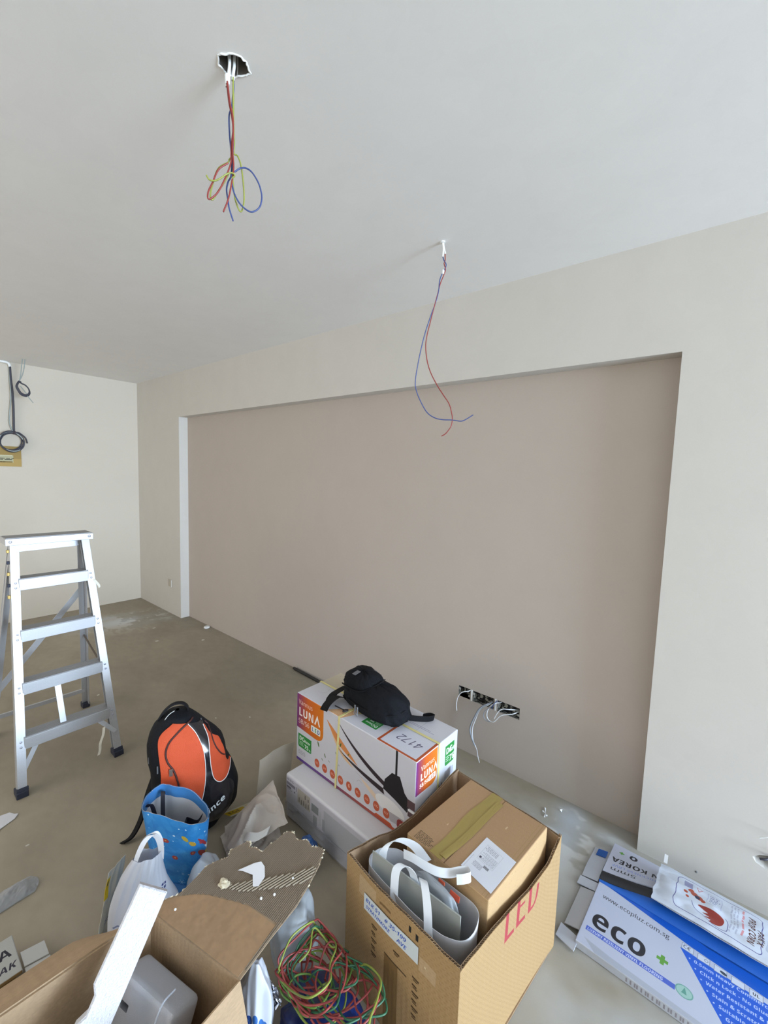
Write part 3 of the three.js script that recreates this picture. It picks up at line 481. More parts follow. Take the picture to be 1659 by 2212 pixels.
{ // sealed brown box inside the open carton
  const t = thing('sealed_box', 'sealed brown box with yellow tape and a white label inside the open carton', 'box', CT.p, CT.r);
  const w = 0.366, d = 0.305, h = 0.42;
  const top = canvasTex(1000, 810, (x, W, H) => {
    paintKraft(x, W, H, '#ab8965', 9);
    x.fillStyle = 'rgba(150,120,80,0.5)'; x.fillRect(0, H - 34, W, 10); x.fillRect(0, H - 60, W, 4); x.fillStyle = 'rgba(235,215,185,0.4)'; x.fillRect(330, 180, 26, 9); x.fillRect(690, 560, 40, 12);
    x.fillStyle = '#74563a'; x.fillRect(0, 392, W, 8);                                                     // seam between the flaps
    // caution print and arrow
    x.save(); x.translate(66, 60); x.rotate(Math.PI / 2); x.fillStyle = '#57442e'; scribble(x, 0, -46, 190, 104, 8, '#57442e', 5, 21); x.restore();
    x.fillStyle = '#3b332a'; x.beginPath(); x.moveTo(18, 262); x.lineTo(118, 262); x.lineTo(68, 306); x.fill();
  });
  const side = canvasTex(512, 400, (x, W, H) => paintKraft(x, W, H, '#bf9d72', 13)), ms = std(0xffffff, 0.8, { map: side });
  const body = part('body', at(rbox(w, h, d, 0.004, 2), 0.0795, 0.008 + h / 2, 0.022), [ms, ms, std(0xffffff, 0.78, { map: top, bumpMap: rep(kraftBump, 1, 1), bumpScale: 0.0004 }), ms, ms, ms], t);
  const y = 0.008 + h;
  const tape = phys(RGB(0.46, 0.345, 0.11), 0.3, { transparent: true, opacity: 0.72 });
  part('tape', sheet((u, v) => V(lerp(-0.103, 0.2615, u), y + 0.0010 + 0.0006 * Math.max(0, N3(u * 9, v * 3, 1)), lerp(0.005, -0.038, v) + 0.004 * Math.sin(u * 8)), 40, 8, 0.0004), tape, t, 'wrinkled yellow packing tape');
  part('tape', sheet((u, v) => V(lerp(-0.09, 0.235, u), y + 0.0024 + 0.0012 * Math.max(0, N3(u * 11, v * 3, 5)) + 0.006 * Math.max(0, 0.22 - u) * Math.sin(v * 3.1), lerp(0.030, 0.006, v) - 0.014 * (1 - u) + 0.004 * Math.sin(u * 5)), 40, 6, 0.0004), tape, t, 'second strip of yellow tape');
  const label = canvasTex(512, 420, (x, W, H) => {
    x.fillStyle = '#dfe1ea'; x.fillRect(0, 0, W, H); x.save(); x.translate(W / 2, H / 2); x.rotate(-Math.PI / 2);
    x.fillStyle = '#23232b'; for (let i = 0; i < 14; i++) x.fillRect(-48 + i * 5, -90, 2 + (i * 7 % 3), 34);
    scribble(x, 20, -150, 130, 70, 6, 'rgba(90,90,105,0.55)', 4, 31); scribble(x, -70, -30, 190, 120, 8, 'rgba(110,110,125,0.45)', 4, 33); scribble(x, -30, 110, 170, 70, 4, 'rgba(90,90,105,0.5)', 5, 35);
    x.strokeStyle = 'rgba(110,110,125,0.55)'; x.lineWidth = 2; x.strokeRect(-80, -45, 220, 230); x.beginPath(); x.moveTo(-80, 30); x.lineTo(140, 30); x.stroke();
    x.fillStyle = '#444452'; x.fillRect(100, -20, 26, 26); x.restore(); x.fillStyle = 'rgba(120,120,135,0.4)'; x.fillRect(14, 22, 200, 5);
  });
  part('shipping_label', sheet((u, v) => V(lerp(-0.082, 0.062, u) + 0.012 * v, y + 0.0010, lerp(0.168, 0.058, v)), 6, 6, 0.0006), std(0xffffff, 0.5, { map: label }), t, 'white printed shipping label');
}
{ // white paper carrier bag with flat handles inside the carton
  const t = thing('paper_bag', 'white paper carrier bag with ribbon handles inside the open carton', 'bag', CT.p, CT.r);
  const pap = std(RGB(0.66, 0.655, 0.68), 0.7), rimPts = [[-0.246, -0.158], [-0.258, -0.06], [-0.252, 0.06], [-0.226, 0.15], [-0.196, 0.174], [-0.150, 0.172], [-0.124, 0.152], [-0.120, 0.05], [-0.122, -0.06], [-0.14, -0.14], [-0.19, -0.175]];
  const rc = new THREE.CatmullRomCurve3(rimPts.map(([x, z]) => V(x, 0, z)), true);
  part('bag_body', sheet((u, v) => { const p = rc.getPoint(u % 1); const c = V(-0.17, 0, 0); const k = lerp(0.96, 1, v) - 0.02 * N3(u * 9, v * 4, 1); p.sub(c).multiplyScalar(k).add(c); p.y = 0.012 + v * (0.382 + 0.008 * Math.sin(u * 6.28 * 2 + 1.2) + 0.004 * N3(u * 20, 1, 1)); return p; }, 90, 12, 0.001), pap, t);
  const band = std(RGB(0.68, 0.69, 0.71), 0.55);
  part('handle', ribbon([[-0.262, 0.36, -0.032], [-0.256, 0.41, -0.040], [-0.240, 0.455, -0.046], [-0.222, 0.462, -0.036], [-0.208, 0.445, -0.018], [-0.200, 0.40, -0.006]], 0.024, [0.35, 0.0, 1], 0.0012, 40), band, t, 'white ribbon handle');
  part('handle', ribbon([[-0.188, 0.40, 0.010], [-0.200, 0.442, 0.018], [-0.212, 0.448, 0.034], [-0.236, 0.42, 0.066], [-0.254, 0.38, 0.086], [-0.258, 0.35, 0.092]], 0.024, [0.35, 0, 1], 0.0012, 40), band, t, 'white ribbon handle');
  part('handle', ribbon([[-0.222, 0.40, -0.128], [-0.205, 0.435, -0.132], [-0.172, 0.455, -0.116], [-0.138, 0.445, -0.074], [-0.122, 0.41, -0.03]], 0.030, [0.7, 0.4, 0.6], 0.0012, 40), band, t, 'white folded handle tab');
  part('handle', ribbon([[-0.186, 0.45, -0.070], [-0.178, 0.452, -0.04], [-0.165, 0.446, 0.0], [-0.150, 0.444, 0.036], [-0.130, 0.446, 0.062], [-0.108, 0.450, 0.080], [-0.092, 0.452, 0.098], [-0.100, 0.452, 0.112], [-0.120, 0.452, 0.104], [-0.134, 0.448, 0.088]], 0.026, u => V(0.15, 1 - 0.2 * u, -0.2), 0.0012, 60), band, t, 'white curled handle loop');
  const b = single('grey_board', 'stiff grey board standing upright in the white paper bag', 'board', sheet((u, v) => V(lerp(-0.238, -0.184, u), lerp(0.02, 0.438, v) - 0.024 * u * v, lerp(-0.150, 0.140, u)), 4, 4, 0.004), std(RGB(0.34, 0.345, 0.315), 0.7));
  b.position.set(...CT.p); b.rotation.y = CT.r;
}
{ // fan carton with straps
  const FX = 0.284, FH = 0.333, FZ = 0.712, y0 = 0.212;
  const t = thing('fan_carton', 'printed white fan carton tied with yellow straps on the wrapped white box', 'carton', [1.385, y0, -1.170], -1.9 * Math.PI / 180);
  const leaf = (x, px, py, a, l) => { x.save(); x.translate(px, py); x.rotate(a); x.fillStyle = '#4c6b2c'; x.beginPath(); x.ellipse(0, 0, l, l * 0.32, 0, 0, 7); x.fill(); x.restore(); };
  const LUNA = (x, px, py, s, c) => { text(x, 'LUN', px, py, s, c, { style: 'bold' }); x.save(); x.font = 'bold ' + s + 'px sans-serif'; const w = x.measureText('LUN').width; x.strokeStyle = c; x.lineWidth = s * 0.15; x.beginPath(); x.moveTo(px + w + s * 0.10, py); x.lineTo(px + w + s * 0.40, py - s * 0.70); x.lineTo(px + w + s * 0.70, py); x.stroke(); x.restore(); };
  const badge = (x, w, h, s) => {
    const g = x.createLinearGradient(0, 0, w, 0); g.addColorStop(0, '#6b2d7d'); g.addColorStop(0.1, '#8d3d62'); g.addColorStop(0.42, '#cc6022'); g.addColorStop(1, '#d97a1c');
    x.fillStyle = g; x.beginPath(); x.moveTo(0, 0); x.lineTo(w, 0); x.lineTo(w, h * 0.72); x.quadraticCurveTo(w, h, w * 0.72, h); x.lineTo(0, h * 0.96); x.fill();
  };
  const green = (x, px, py, w, h) => { x.fillStyle = '#2c8a3a'; x.beginPath(); x.moveTo(px, py); x.lineTo(px + w, py); x.lineTo(px + w, py + h * 0.86); x.quadraticCurveTo(px + w, py + h, px + w * 0.86, py + h); x.lineTo(px + w * 0.1, py + h); x.quadraticCurveTo(px, py + h, px, py + h * 0.8); x.fill(); text(x, 'DC', px + w * 0.08, py + h * 0.45, h * 0.42, '#f2f5ee'); text(x, 'Motor', px + w * 0.42, py + h * 0.45, h * 0.29, '#f2f5ee', { sx: 0.85 }); text(x, '75', px + w * 0.48, py + h * 0.9, h * 0.42, '#f2f5ee'); text(x, '%', px + w * 0.82, py + h * 0.9, h * 0.2, '#f2f5ee'); scribble(x, px + w * 0.1, py + h * 0.56, w * 0.34, h * 0.32, 3, 'rgba(235,245,230,0.8)', 4, 8); };
  const front = canvasTex(1424, 666, (x, w, h) => {
    x.fillStyle = '#d0ced4'; x.fillRect(0, 0, w, h);
    // orange swooshes, fan blades and motor
    x.fillStyle = '#d98a4e'; x.beginPath(); x.moveTo(w * 0.30, h * 0.13); x.quadraticCurveTo(w * 0.42, h * 0.26, w * 0.58, h * 0.50); x.quadraticCurveTo(w * 0.46, h * 0.44, w * 0.38, h * 0.34); x.quadraticCurveTo(w * 0.33, h * 0.22, w * 0.30, h * 0.13); x.fill();
    x.fillStyle = '#e2b98c'; x.beginPath(); x.moveTo(w * 0.34, h * 0.24); x.quadraticCurveTo(w * 0.43, h * 0.46, w * 0.55, h * 0.56); x.quadraticCurveTo(w * 0.42, h * 0.56, w * 0.34, h * 0.24); x.fill();
    x.fillStyle = '#e6cdb4'; x.beginPath(); x.moveTo(w * 0.60, h * 0.62); x.quadraticCurveTo(w * 0.72, h * 0.66, w * 0.82, h * 0.82); x.quadraticCurveTo(w * 0.70, h * 0.78, w * 0.60, h * 0.62); x.fill();
    x.strokeStyle = '#b7a9ad'; x.lineWidth = 3; x.beginPath(); x.moveTo(w * 0.56, h * 0.58); x.quadraticCurveTo(w * 0.66, h * 0.66, w * 0.74, h * 0.56); x.stroke(); x.beginPath(); x.arc(w * 0.60, h * 0.72, 34, 3.4, 5.6); x.stroke();
    x.fillStyle = '#eceae9'; x.beginPath(); x.ellipse(w * 0.83, h * 0.74, 150, 66, 0.1, 0, 7); x.fill(); x.fillStyle = '#b4adb0'; x.beginPath(); x.moveTo(w * 0.78, h * 0.80); x.lineTo(w * 0.93, h * 0.78); x.lineTo(w * 0.93, h * 0.88); x.lineTo(w * 0.84, h * 0.90); x.fill();
    x.fillStyle = '#33262a';
    x.beginPath(); x.moveTo(w * 0.395, h * 0.05); x.quadraticCurveTo(w * 0.55, h * 0.33, w * 0.79, h * 0.47); x.lineTo(w * 0.79, h * 0.53); x.quadraticCurveTo(w * 0.55, h * 0.40, w * 0.395, h * 0.05); x.fill();
    x.beginPath(); x.moveTo(w * 0.385, h * 0.40); x.quadraticCurveTo(w * 0.46, h * 0.50, w * 0.78, h * 0.56); x.lineTo(w * 0.79, h * 0.63); x.quadraticCurveTo(w * 0.50, h * 0.55, w * 0.385, h * 0.40); x.fill();
    x.fillStyle = '#1e1a1c'; x.fillRect(w * 0.862, h * 0.0, 20, h * 0.30); x.beginPath(); x.moveTo(w * 0.84, h * 0.30); x.lineTo(w * 0.895, h * 0.29); x.lineTo(w * 0.93, h * 0.45); x.lineTo(w * 0.975, h * 0.53); x.lineTo(w * 0.95, h * 0.66); x.lineTo(w * 0.86, h * 0.60); x.lineTo(w * 0.78, h * 0.56); x.lineTo(w * 0.79, h * 0.43); x.closePath(); x.fill();
    x.fillStyle = '#5d4548'; x.fillRect(w * 0.95, h * 0.49, w * 0.05, h * 0.10); x.fillRect(w * 0.955, h * 0.63, w * 0.045, h * 0.06); x.fillStyle = '#f1f1f2'; x.fillRect(w * 0.955, h * 0.60, w * 0.045, h * 0.025);
    badge(x, w * 0.27, h * 0.52);
    text(x, 'Vannus', 26, 96, 62, '#e9c9b8', { style: 'normal' }); LUNA(x, 26, 208, 112, '#f3e9e2'); text(x, '5B/56', 24, 284, 62, '#f3e3d8', { style: 'normal' });
    x.fillStyle = '#e9ece6'; x.beginPath(); x.roundRect(212, 232, 132, 62, 10); x.fill(); text(x, 'L', 224, 284, 54, '#2c3f8d'); text(x, 'E', 262, 284, 54, '#2f7d45'); text(x, 'D', 300, 284, 54, '#2c3f8d');
    green(x, 26, h * 0.585, 196, 132);
    scribble(x, 34, h * 0.83, 110, 44, 3, '#a29da6', 5, 14); x.fillStyle = '#bdb8c0'; x.fillRect(28, h * 0.83, 3, 46);
    leaf(x, w * 0.225, h * 0.56, 1.2, 26); leaf(x, w * 0.29, h * 0.66, 1.1, 20); leaf(x, w * 0.43, h * 0.37, -1.2, 22); leaf(x, w * 0.50, h * 0.43, -1.0, 15); leaf(x, w * 0.265, h * 0.74, 0.7, 13); leaf(x, w * 0.33, h * 0.70, 0.9, 10); leaf(x, w * 0.35, h * 0.80, 0.1, 8); leaf(x, w * 0.39, h * 0.52, 1.2, 10); leaf(x, w * 0.42, h * 0.66, 0.6, 8);
    for (let i = 0; i < 9; i++) { const cx = w * (0.215 + 0.074 * i), cy = h * 0.845; x.fillStyle = '#c2552e'; x.beginPath(); x.ellipse(cx, cy, 34, 40, 0, 0, 7); x.fill(); if (i === 4) text(x, '6', cx, cy + 12, 44, '#eeb59c', { align: 'center' }); else scribble(x, cx - 20, cy - 10, 40, 22, 2, 'rgba(246,205,185,0.75)', 4, 40 + i); }
    x.fillStyle = '#8f2f2a'; x.beginPath(); x.roundRect(w * 0.885, h * 0.80, 84, 90, 34); x.fill(); x.fillStyle = '#eee4dc'; x.beginPath(); x.ellipse(w * 0.917, h * 0.88, 20, 26, 0, 0, 7); x.fill();
    const s = x.createLinearGradient(0, 0, w, 0); s.addColorStop(0, '#5c3f93'); s.addColorStop(0.3, '#6a3a7c'); s.addColorStop(0.5, '#8d3f43'); s.addColorStop(1, '#c4501f'); x.fillStyle = s; x.fillRect(0, h * 0.955, w, h * 0.045);
    x.fillStyle = '#c4501f'; x.beginPath(); x.moveTo(w * 0.72, h * 0.955); x.lineTo(w * 0.735, h * 0.93); x.lineTo(w * 0.84, h * 0.93); x.lineTo(w * 0.855, h * 0.955); x.fill();
  });
  const end = canvasTex(640, 750, (x, w, h) => {
    x.fillStyle = '#ced1da'; x.fillRect(0, 0, w, h); badge(x, w * 0.48, h * 0.43);
    text(x, 'Vannus', 66, 118, 60, '#fbe3cf', { style: 'normal' }); LUNA(x, 58, 208, 92, '#fff4ea'); text(x, '58/56', 52, 266, 50, '#ffe9d8'); x.fillStyle = '#f5f3ee'; x.beginPath(); x.roundRect(184, 222, 104, 50, 8); x.fill(); text(x, 'LED', 194, 264, 44, '#c05a33');
    green(x, w * 0.68, h * 0.10, 150, 190); x.fillStyle = '#8d8fa0'; for (let i = 0; i < 16; i++) x.fillRect(w * 0.68 + i * 9, h * 0.42, 3 + (i * 5 % 4), 76);
    const fan = (cx, cy) => { x.fillStyle = '#2c2228'; x.beginPath(); x.moveTo(cx - 74, cy + 46); x.lineTo(cx - 18, cy + 6); x.lineTo(cx + 2, cy - 46); x.lineTo(cx + 24, cy - 8); x.lineTo(cx + 58, cy - 44); x.lineTo(cx + 58, cy + 2); x.lineTo(cx + 22, cy + 26); x.lineTo(cx - 8, cy + 22); x.lineTo(cx - 74, cy + 64); x.fill(); scribble(x, cx - 20, cy + 62, 40, 18, 1, '#4b4148', 4, 3); scribble(x, cx - 34, cy + 92, 70, 14, 1, '#b5b2be', 4, 7); };
    fan(w * 0.30, h * 0.62); fan(w * 0.54, h * 0.58); fan(w * 0.80, h * 0.60); x.strokeStyle = '#8d8fa0'; x.lineWidth = 3; x.beginPath(); x.moveTo(30, h * 0.66); x.lineTo(46, h * 0.61); x.moveTo(54, h * 0.67); x.lineTo(70, h * 0.62); x.stroke();
    x.fillStyle = '#cfd3de'; x.fillRect(0, 0, w, 8);
  });
  const top = canvasTex(640, 1600, (x, w, h) => {   // canvas right = away from the front face, canvas up = far end
    x.fillStyle = '#d2d1d8'; x.fillRect(0, 0, w, h); x.fillStyle = '#c9bda8'; x.fillRect(w * 0.53, 0, w * 0.47, h * 0.32);   // bare kraft flap at the far end
    x.fillStyle = '#9a96a0'; x.fillRect(w * 0.52, 0, 3, h); x.fillRect(0, h * 0.83, w, 2);
    x.fillStyle = '#dcae84'; x.beginPath(); x.moveTo(0, h * 0.30); x.quadraticCurveTo(w * 0.2, h * 0.36, w * 0.5, h * 0.50); x.quadraticCurveTo(w * 0.2, h * 0.47, 0, h * 0.43); x.fill(); x.fillStyle = '#ddd09a'; x.beginPath(); x.moveTo(w * 0.22, h * 0.46); x.lineTo(w * 0.46, h * 0.56); x.lineTo(w * 0.42, h * 0.49); x.fill();
    for (let i = 0; i < 46; i++) { const a = i * 2.4; x.fillStyle = ['#6d7a58', '#77727c', '#a8663a', '#5c6b4a'][i % 4]; x.beginPath(); x.ellipse((0.08 + 0.84 * ((i * 0.618) % 1)) * w, h * (0.04 + 0.93 * ((i * 0.381) % 1)), 3 + i % 5, 2 + i % 3, a, 0, 7); x.fill(); }
    x.strokeStyle = '#b5b0ba'; x.lineWidth = 3; x.beginPath(); x.arc(w * 0.36, h * 0.10, 60, 0.6, 3.4); x.stroke();
    x.save(); x.translate(w * 0.22, h * 0.655); x.rotate(-Math.PI / 2); green(x, -10, -50, 190, 120); x.restore();
    x.strokeStyle = '#8b84a0'; x.lineWidth = 5; x.beginPath(); x.moveTo(w * 0.64, h * 0.62); x.lineTo(w * 0.64, h * 0.93); x.moveTo(w * 0.67, h * 0.60); x.lineTo(w * 0.67, h * 0.90); x.stroke();
    x.fillStyle = '#b5532a'; x.fillRect(0, h * 0.72, w * 0.5, h * 0.28); x.fillStyle = '#d6d6e2'; x.fillRect(w * 0.03, h * 0.735, w * 0.47, h * 0.25);   // orange-edged paper slip
    x.save(); x.translate(w * 0.34, h * 0.955); x.rotate(-Math.PI / 2); text(x, '4172', 0, 0, 118, '#55506c', { style: 'italic' }); x.restore();
  });
  const W = std(RGB(0.70, 0.69, 0.71), 0.6), pm = m => std(0xffffff, 0.45, { map: m });
  part('body', at(rbox(FX, FH, FZ, 0.004, 2), 0, FH / 2 + 0.001, 0), [W, pm(front), pm(top), W, pm(end), W], t);
  const strap = phys(RGB(0.76, 0.68, 0.30), 0.35);
  const sx = FX / 2 + 0.0015, sy = FH + 0.0025, loop = (name, pts) => part('strap', mergeStrap(pts), strap, t, 'yellow plastic strap');
  function mergeStrap(pts) { const g = []; for (let i = 0; i + 1 < pts.length; i++) g.push(beam(pts[i], pts[i + 1], i % 2 ? pts.w : pts.w, 0.0012, pts.n[i])); return merge(g); }
  const across = [[-sx, -0.0, -0.075], [-sx, sy, -0.06], [sx, sy, -0.06], [sx, 0, -0.06]]; across.w = 0.011; across.n = [[1, 0, 0], [0, 1, 0], [1, 0, 0]]; loop('strap', across);
  const along = [[0.004, 0, FZ / 2 + 0.0015], [0.004, sy + 0.001, FZ / 2 + 0.0015], [0.004, sy + 0.001, -FZ / 2 - 0.0015], [0.004, 0, -FZ / 2 - 0.0015]]; along.w = 0.011; along.n = [[0, 0, 1], [0, 1, 0], [0, 0, 1]]; loop('strap', along);
}
{ // wrapped white box under the fan carton
  const t = thing('white_box', 'low white box in clear wrap with a delivery label under the fan carton', 'box', [1.335, 0, -1.165], -1.9 * Math.PI / 180);
  const tex = canvasTex(1500, 440, (x, w, h) => {
    x.fillStyle = '#d4d2da'; x.fillRect(0, 0, w, h); x.fillStyle = '#bdbfc4'; x.fillRect(w * 0.42, h * 0.2, w * 0.58, h * 0.8);
    x.fillStyle = '#d9d8e2'; x.fillRect(6, 20, 190, 200); scribble(x, 24, 40, 130, 30, 2, '#83808f', 8, 51); x.fillStyle = '#9c99a6'; x.fillRect(20, 90, 150, 44); for (let i = 0; i < 24; i++) { x.fillStyle = '#7d7a88'; x.fillRect(22 + i * 6, 92, 3, 40); } x.fillRect(20, 150, 76, 32); x.fillStyle = '#5b5866'; x.fillRect(182, 80, 8, 70); x.fillStyle = '#6d6a78'; x.fillRect(150, 170, 18, 22); scribble(x, 20, 196, 110, 14, 1, '#8b8896', 6, 53);
    x.fillStyle = '#c3bdb2'; x.fillRect(210, 70, 210, 210); x.fillStyle = '#b1aba4'; x.fillRect(210, 176, 210, 4); for (let i = 0; i < 5; i++) { x.fillStyle = '#6e675f'; x.fillRect(232 + i * 38, 190 + (i % 2) * 14, 13, 70); } x.fillStyle = '#77716b'; x.fillRect(330, 96, 16, 60); x.fillRect(380, 120, 16, 40);
    x.fillStyle = '#8e9496'; x.fillRect(440, 120, 110, 110); x.fillStyle = '#c9cbd0'; x.fillRect(560, 150, 30, 200); x.fillStyle = '#a8abb0'; x.fillRect(470, 270, 60, 150); x.fillRect(610, 220, 40, 160);
  });
  const w = std(RGB(0.72, 0.715, 0.74), 0.55), m = phys(0xffffff, 0.42, { map: tex, clearcoat: 0.5, clearcoatRoughness: 0.3 });
  part('body', at(rbox(0.37, 0.145, 0.64, 0.012, 3), 0, 0.1385, 0), [w, m, w, w, w, w], t);
  part('lower_tray', at(rbox(0.362, 0.066, 0.632, 0.006, 2), 0.002, 0.033, 0), w, t);
  const film = phys(RGB(0.92, 0.93, 0.96), 0.2, { transmission: 0.85, thickness: 0, side: THREE.DoubleSide });
  part('wrap_fold', sheet((u, v) => V(-0.1885 - 0.006 * Math.abs(N3(u * 9, v * 3, 2)), lerp(0.02, 0.085, v) + 0.006 * Math.sin(u * 8), lerp(-0.315, 0.31, u)), 60, 6, 0.0005), film, t, 'loose fold of clear wrapping film');
}

// ------------------------------------------------------------ sling bag on the fan carton
const blackCloth = phys(RGB(0.004, 0.005, 0.008), 0.7, { specularIntensity: 0.45, bumpMap: rep(paintBump, 6, 6), bumpScale: 0.002 });
const blackNylon = phys(RGB(0.004, 0.004, 0.006), 0.62, { specularIntensity: 0.5, bumpMap: rep(paintBump, 8, 8), bumpScale: 0.001 });
const greyMetal = std(RGB(0.35, 0.36, 0.38), 0.35, { metalness: 0.8 });
// puffed pillow shape: superellipse outline in x-z, domed in y, with folds
function pillow(a, b, h, n, folds, seed, flatBase = 0.25) {
  return surf((u, v) => {
    const th = u * Math.PI * 2, ph = (v - 0.5) * Math.PI, c = Math.cos(th), s = Math.sin(th);
    const e = 2 / n, cx = Math.sign(c) * Math.abs(c) ** e, cz = Math.sign(s) * Math.abs(s) ** e;
    const r = Math.cos(ph) ** 0.55, y = Math.sin(ph);
    const k = 1 + folds * N3(cx * 2.2 + seed, y * 2.5, cz * 2.2 - seed) + folds * 0.5 * N3(cx * 6, y * 5 + seed, cz * 6);
    return V(a * cx * r * k, h * (y < 0 ? y * flatBase : y) * (1 + folds * 0.8 * N3(cx * 3 + seed, cz * 3, 7)), b * cz * r * k);
  }, 64, 32);
}
{
  const t = thing('sling_bag', 'black sling bag slumped on top of the printed fan carton', 'bag', [1.392, 0.5495, -1.155], -0.12);
  const body = part('body', at(pillow(0.090, 0.178, 0.098, 2.8, 0.09, 3.1, 0.20), 0, 0.0235, 0.0), blackCloth, t);
  const pk = part('front_pocket', (() => { const g = pillow(0.075, 0.096, 0.066, 3.2, 0.10, 8.2, 0.6); g.rotateZ(0.1); g.rotateX(0.05); return at(g, -0.002, 0.086, -0.078); })(), blackCloth, t, 'raised front pocket');
  part('zipper', tube([[-0.070, 0.085, -0.155], [-0.082, 0.09, -0.09], [-0.078, 0.10, -0.02], [-0.045, 0.117, 0.012], [0.01, 0.125, 0.016], [0.055, 0.118, -0.004]], 0.0028, 60, 6), blackNylon, pk);
  part('zipper', tube([[-0.085, 0.04, -0.10], [-0.094, 0.046, 0.0], [-0.082, 0.05, 0.09], [-0.05, 0.058, 0.155], [0.0, 0.064, 0.17], [0.05, 0.06, 0.15]], 0.003, 60, 6), blackNylon, t);
  part('zipper', tube([[-0.06, 0.092, 0.03], [-0.05, 0.1, 0.08], [-0.02, 0.098, 0.125], [0.03, 0.09, 0.135]], 0.0025, 40, 6), blackNylon, t);
  part('logo_patch', sheet((u, v) => V(lerp(-0.055, -0.03, u), 0.1425 + 0.012 * u + 0.0015 * v, lerp(-0.105, -0.082, v) + 0.008 * u), 4, 4, 0.001), std(RGB(0.16, 0.16, 0.175), 0.7), pk, 'worn grey patch');
  part('logo_stripe', at(rbox(0.004, 0.002, 0.034, 0.001), 0.036, 0.149, -0.055), std(RGB(0.14, 0.15, 0.16), 0.5), pk, 'fine grey logo stripe');
  for (const [x, z, a] of [[-0.103, -0.022, 0.2], [-0.107, -0.002, -0.3]]) part('zip_pull', merge([at(rbox(0.006, 0.03, 0.008, 0.002), x, 0.034, z), at(new THREE.TorusGeometry(0.006, 0.0016, 6, 14).rotateY(1.57), x - 0.002, 0.014, z + a * 0.01)]), greyMetal, t, 'dark metal zip pull');
  part('strap', ribbon([[-0.03, 0.05, -0.17], [-0.06, 0.035, -0.185], [-0.095, 0.028, -0.185], [-0.122, 0.014, -0.178], [-0.134, 0.010, -0.165]], 0.042, [0.25, 0.25, 1], 0.003, 40), blackNylon, t, 'folded black webbing strap');
  part('strap', ribbon([[-0.075, 0.02, -0.155], [-0.105, 0.034, -0.15], [-0.136, 0.030, -0.148], [-0.164, 0.018, -0.145], [-0.182, 0.000, -0.142]], 0.044, [0.1, 0.15, 1], 0.003, 40), blackNylon, t, 'strap end over the carton edge');
  part('buckle', merge([at(new THREE.TorusGeometry(0.011, 0.003, 8, 20).rotateX(1.3), -0.118, 0.008, -0.068), beam([-0.128, 0.008, -0.13], [-0.12, 0.008, -0.078], 0.004, 0.004)]), std(RGB(0.03, 0.03, 0.035), 0.4), t, 'black ring buckle');
  part('strap', ribbon([[0.02, 0.03, 0.165], [0.06, 0.022, 0.195], [0.105, 0.016, 0.222], [0.130, 0.015, 0.226], [0.128, 0.014, 0.205], [0.098, 0.015, 0.19]], 0.024, [0.2, 1, 0.1], 0.003, 50), blackNylon, t, 'looped strap at the bag end');
}
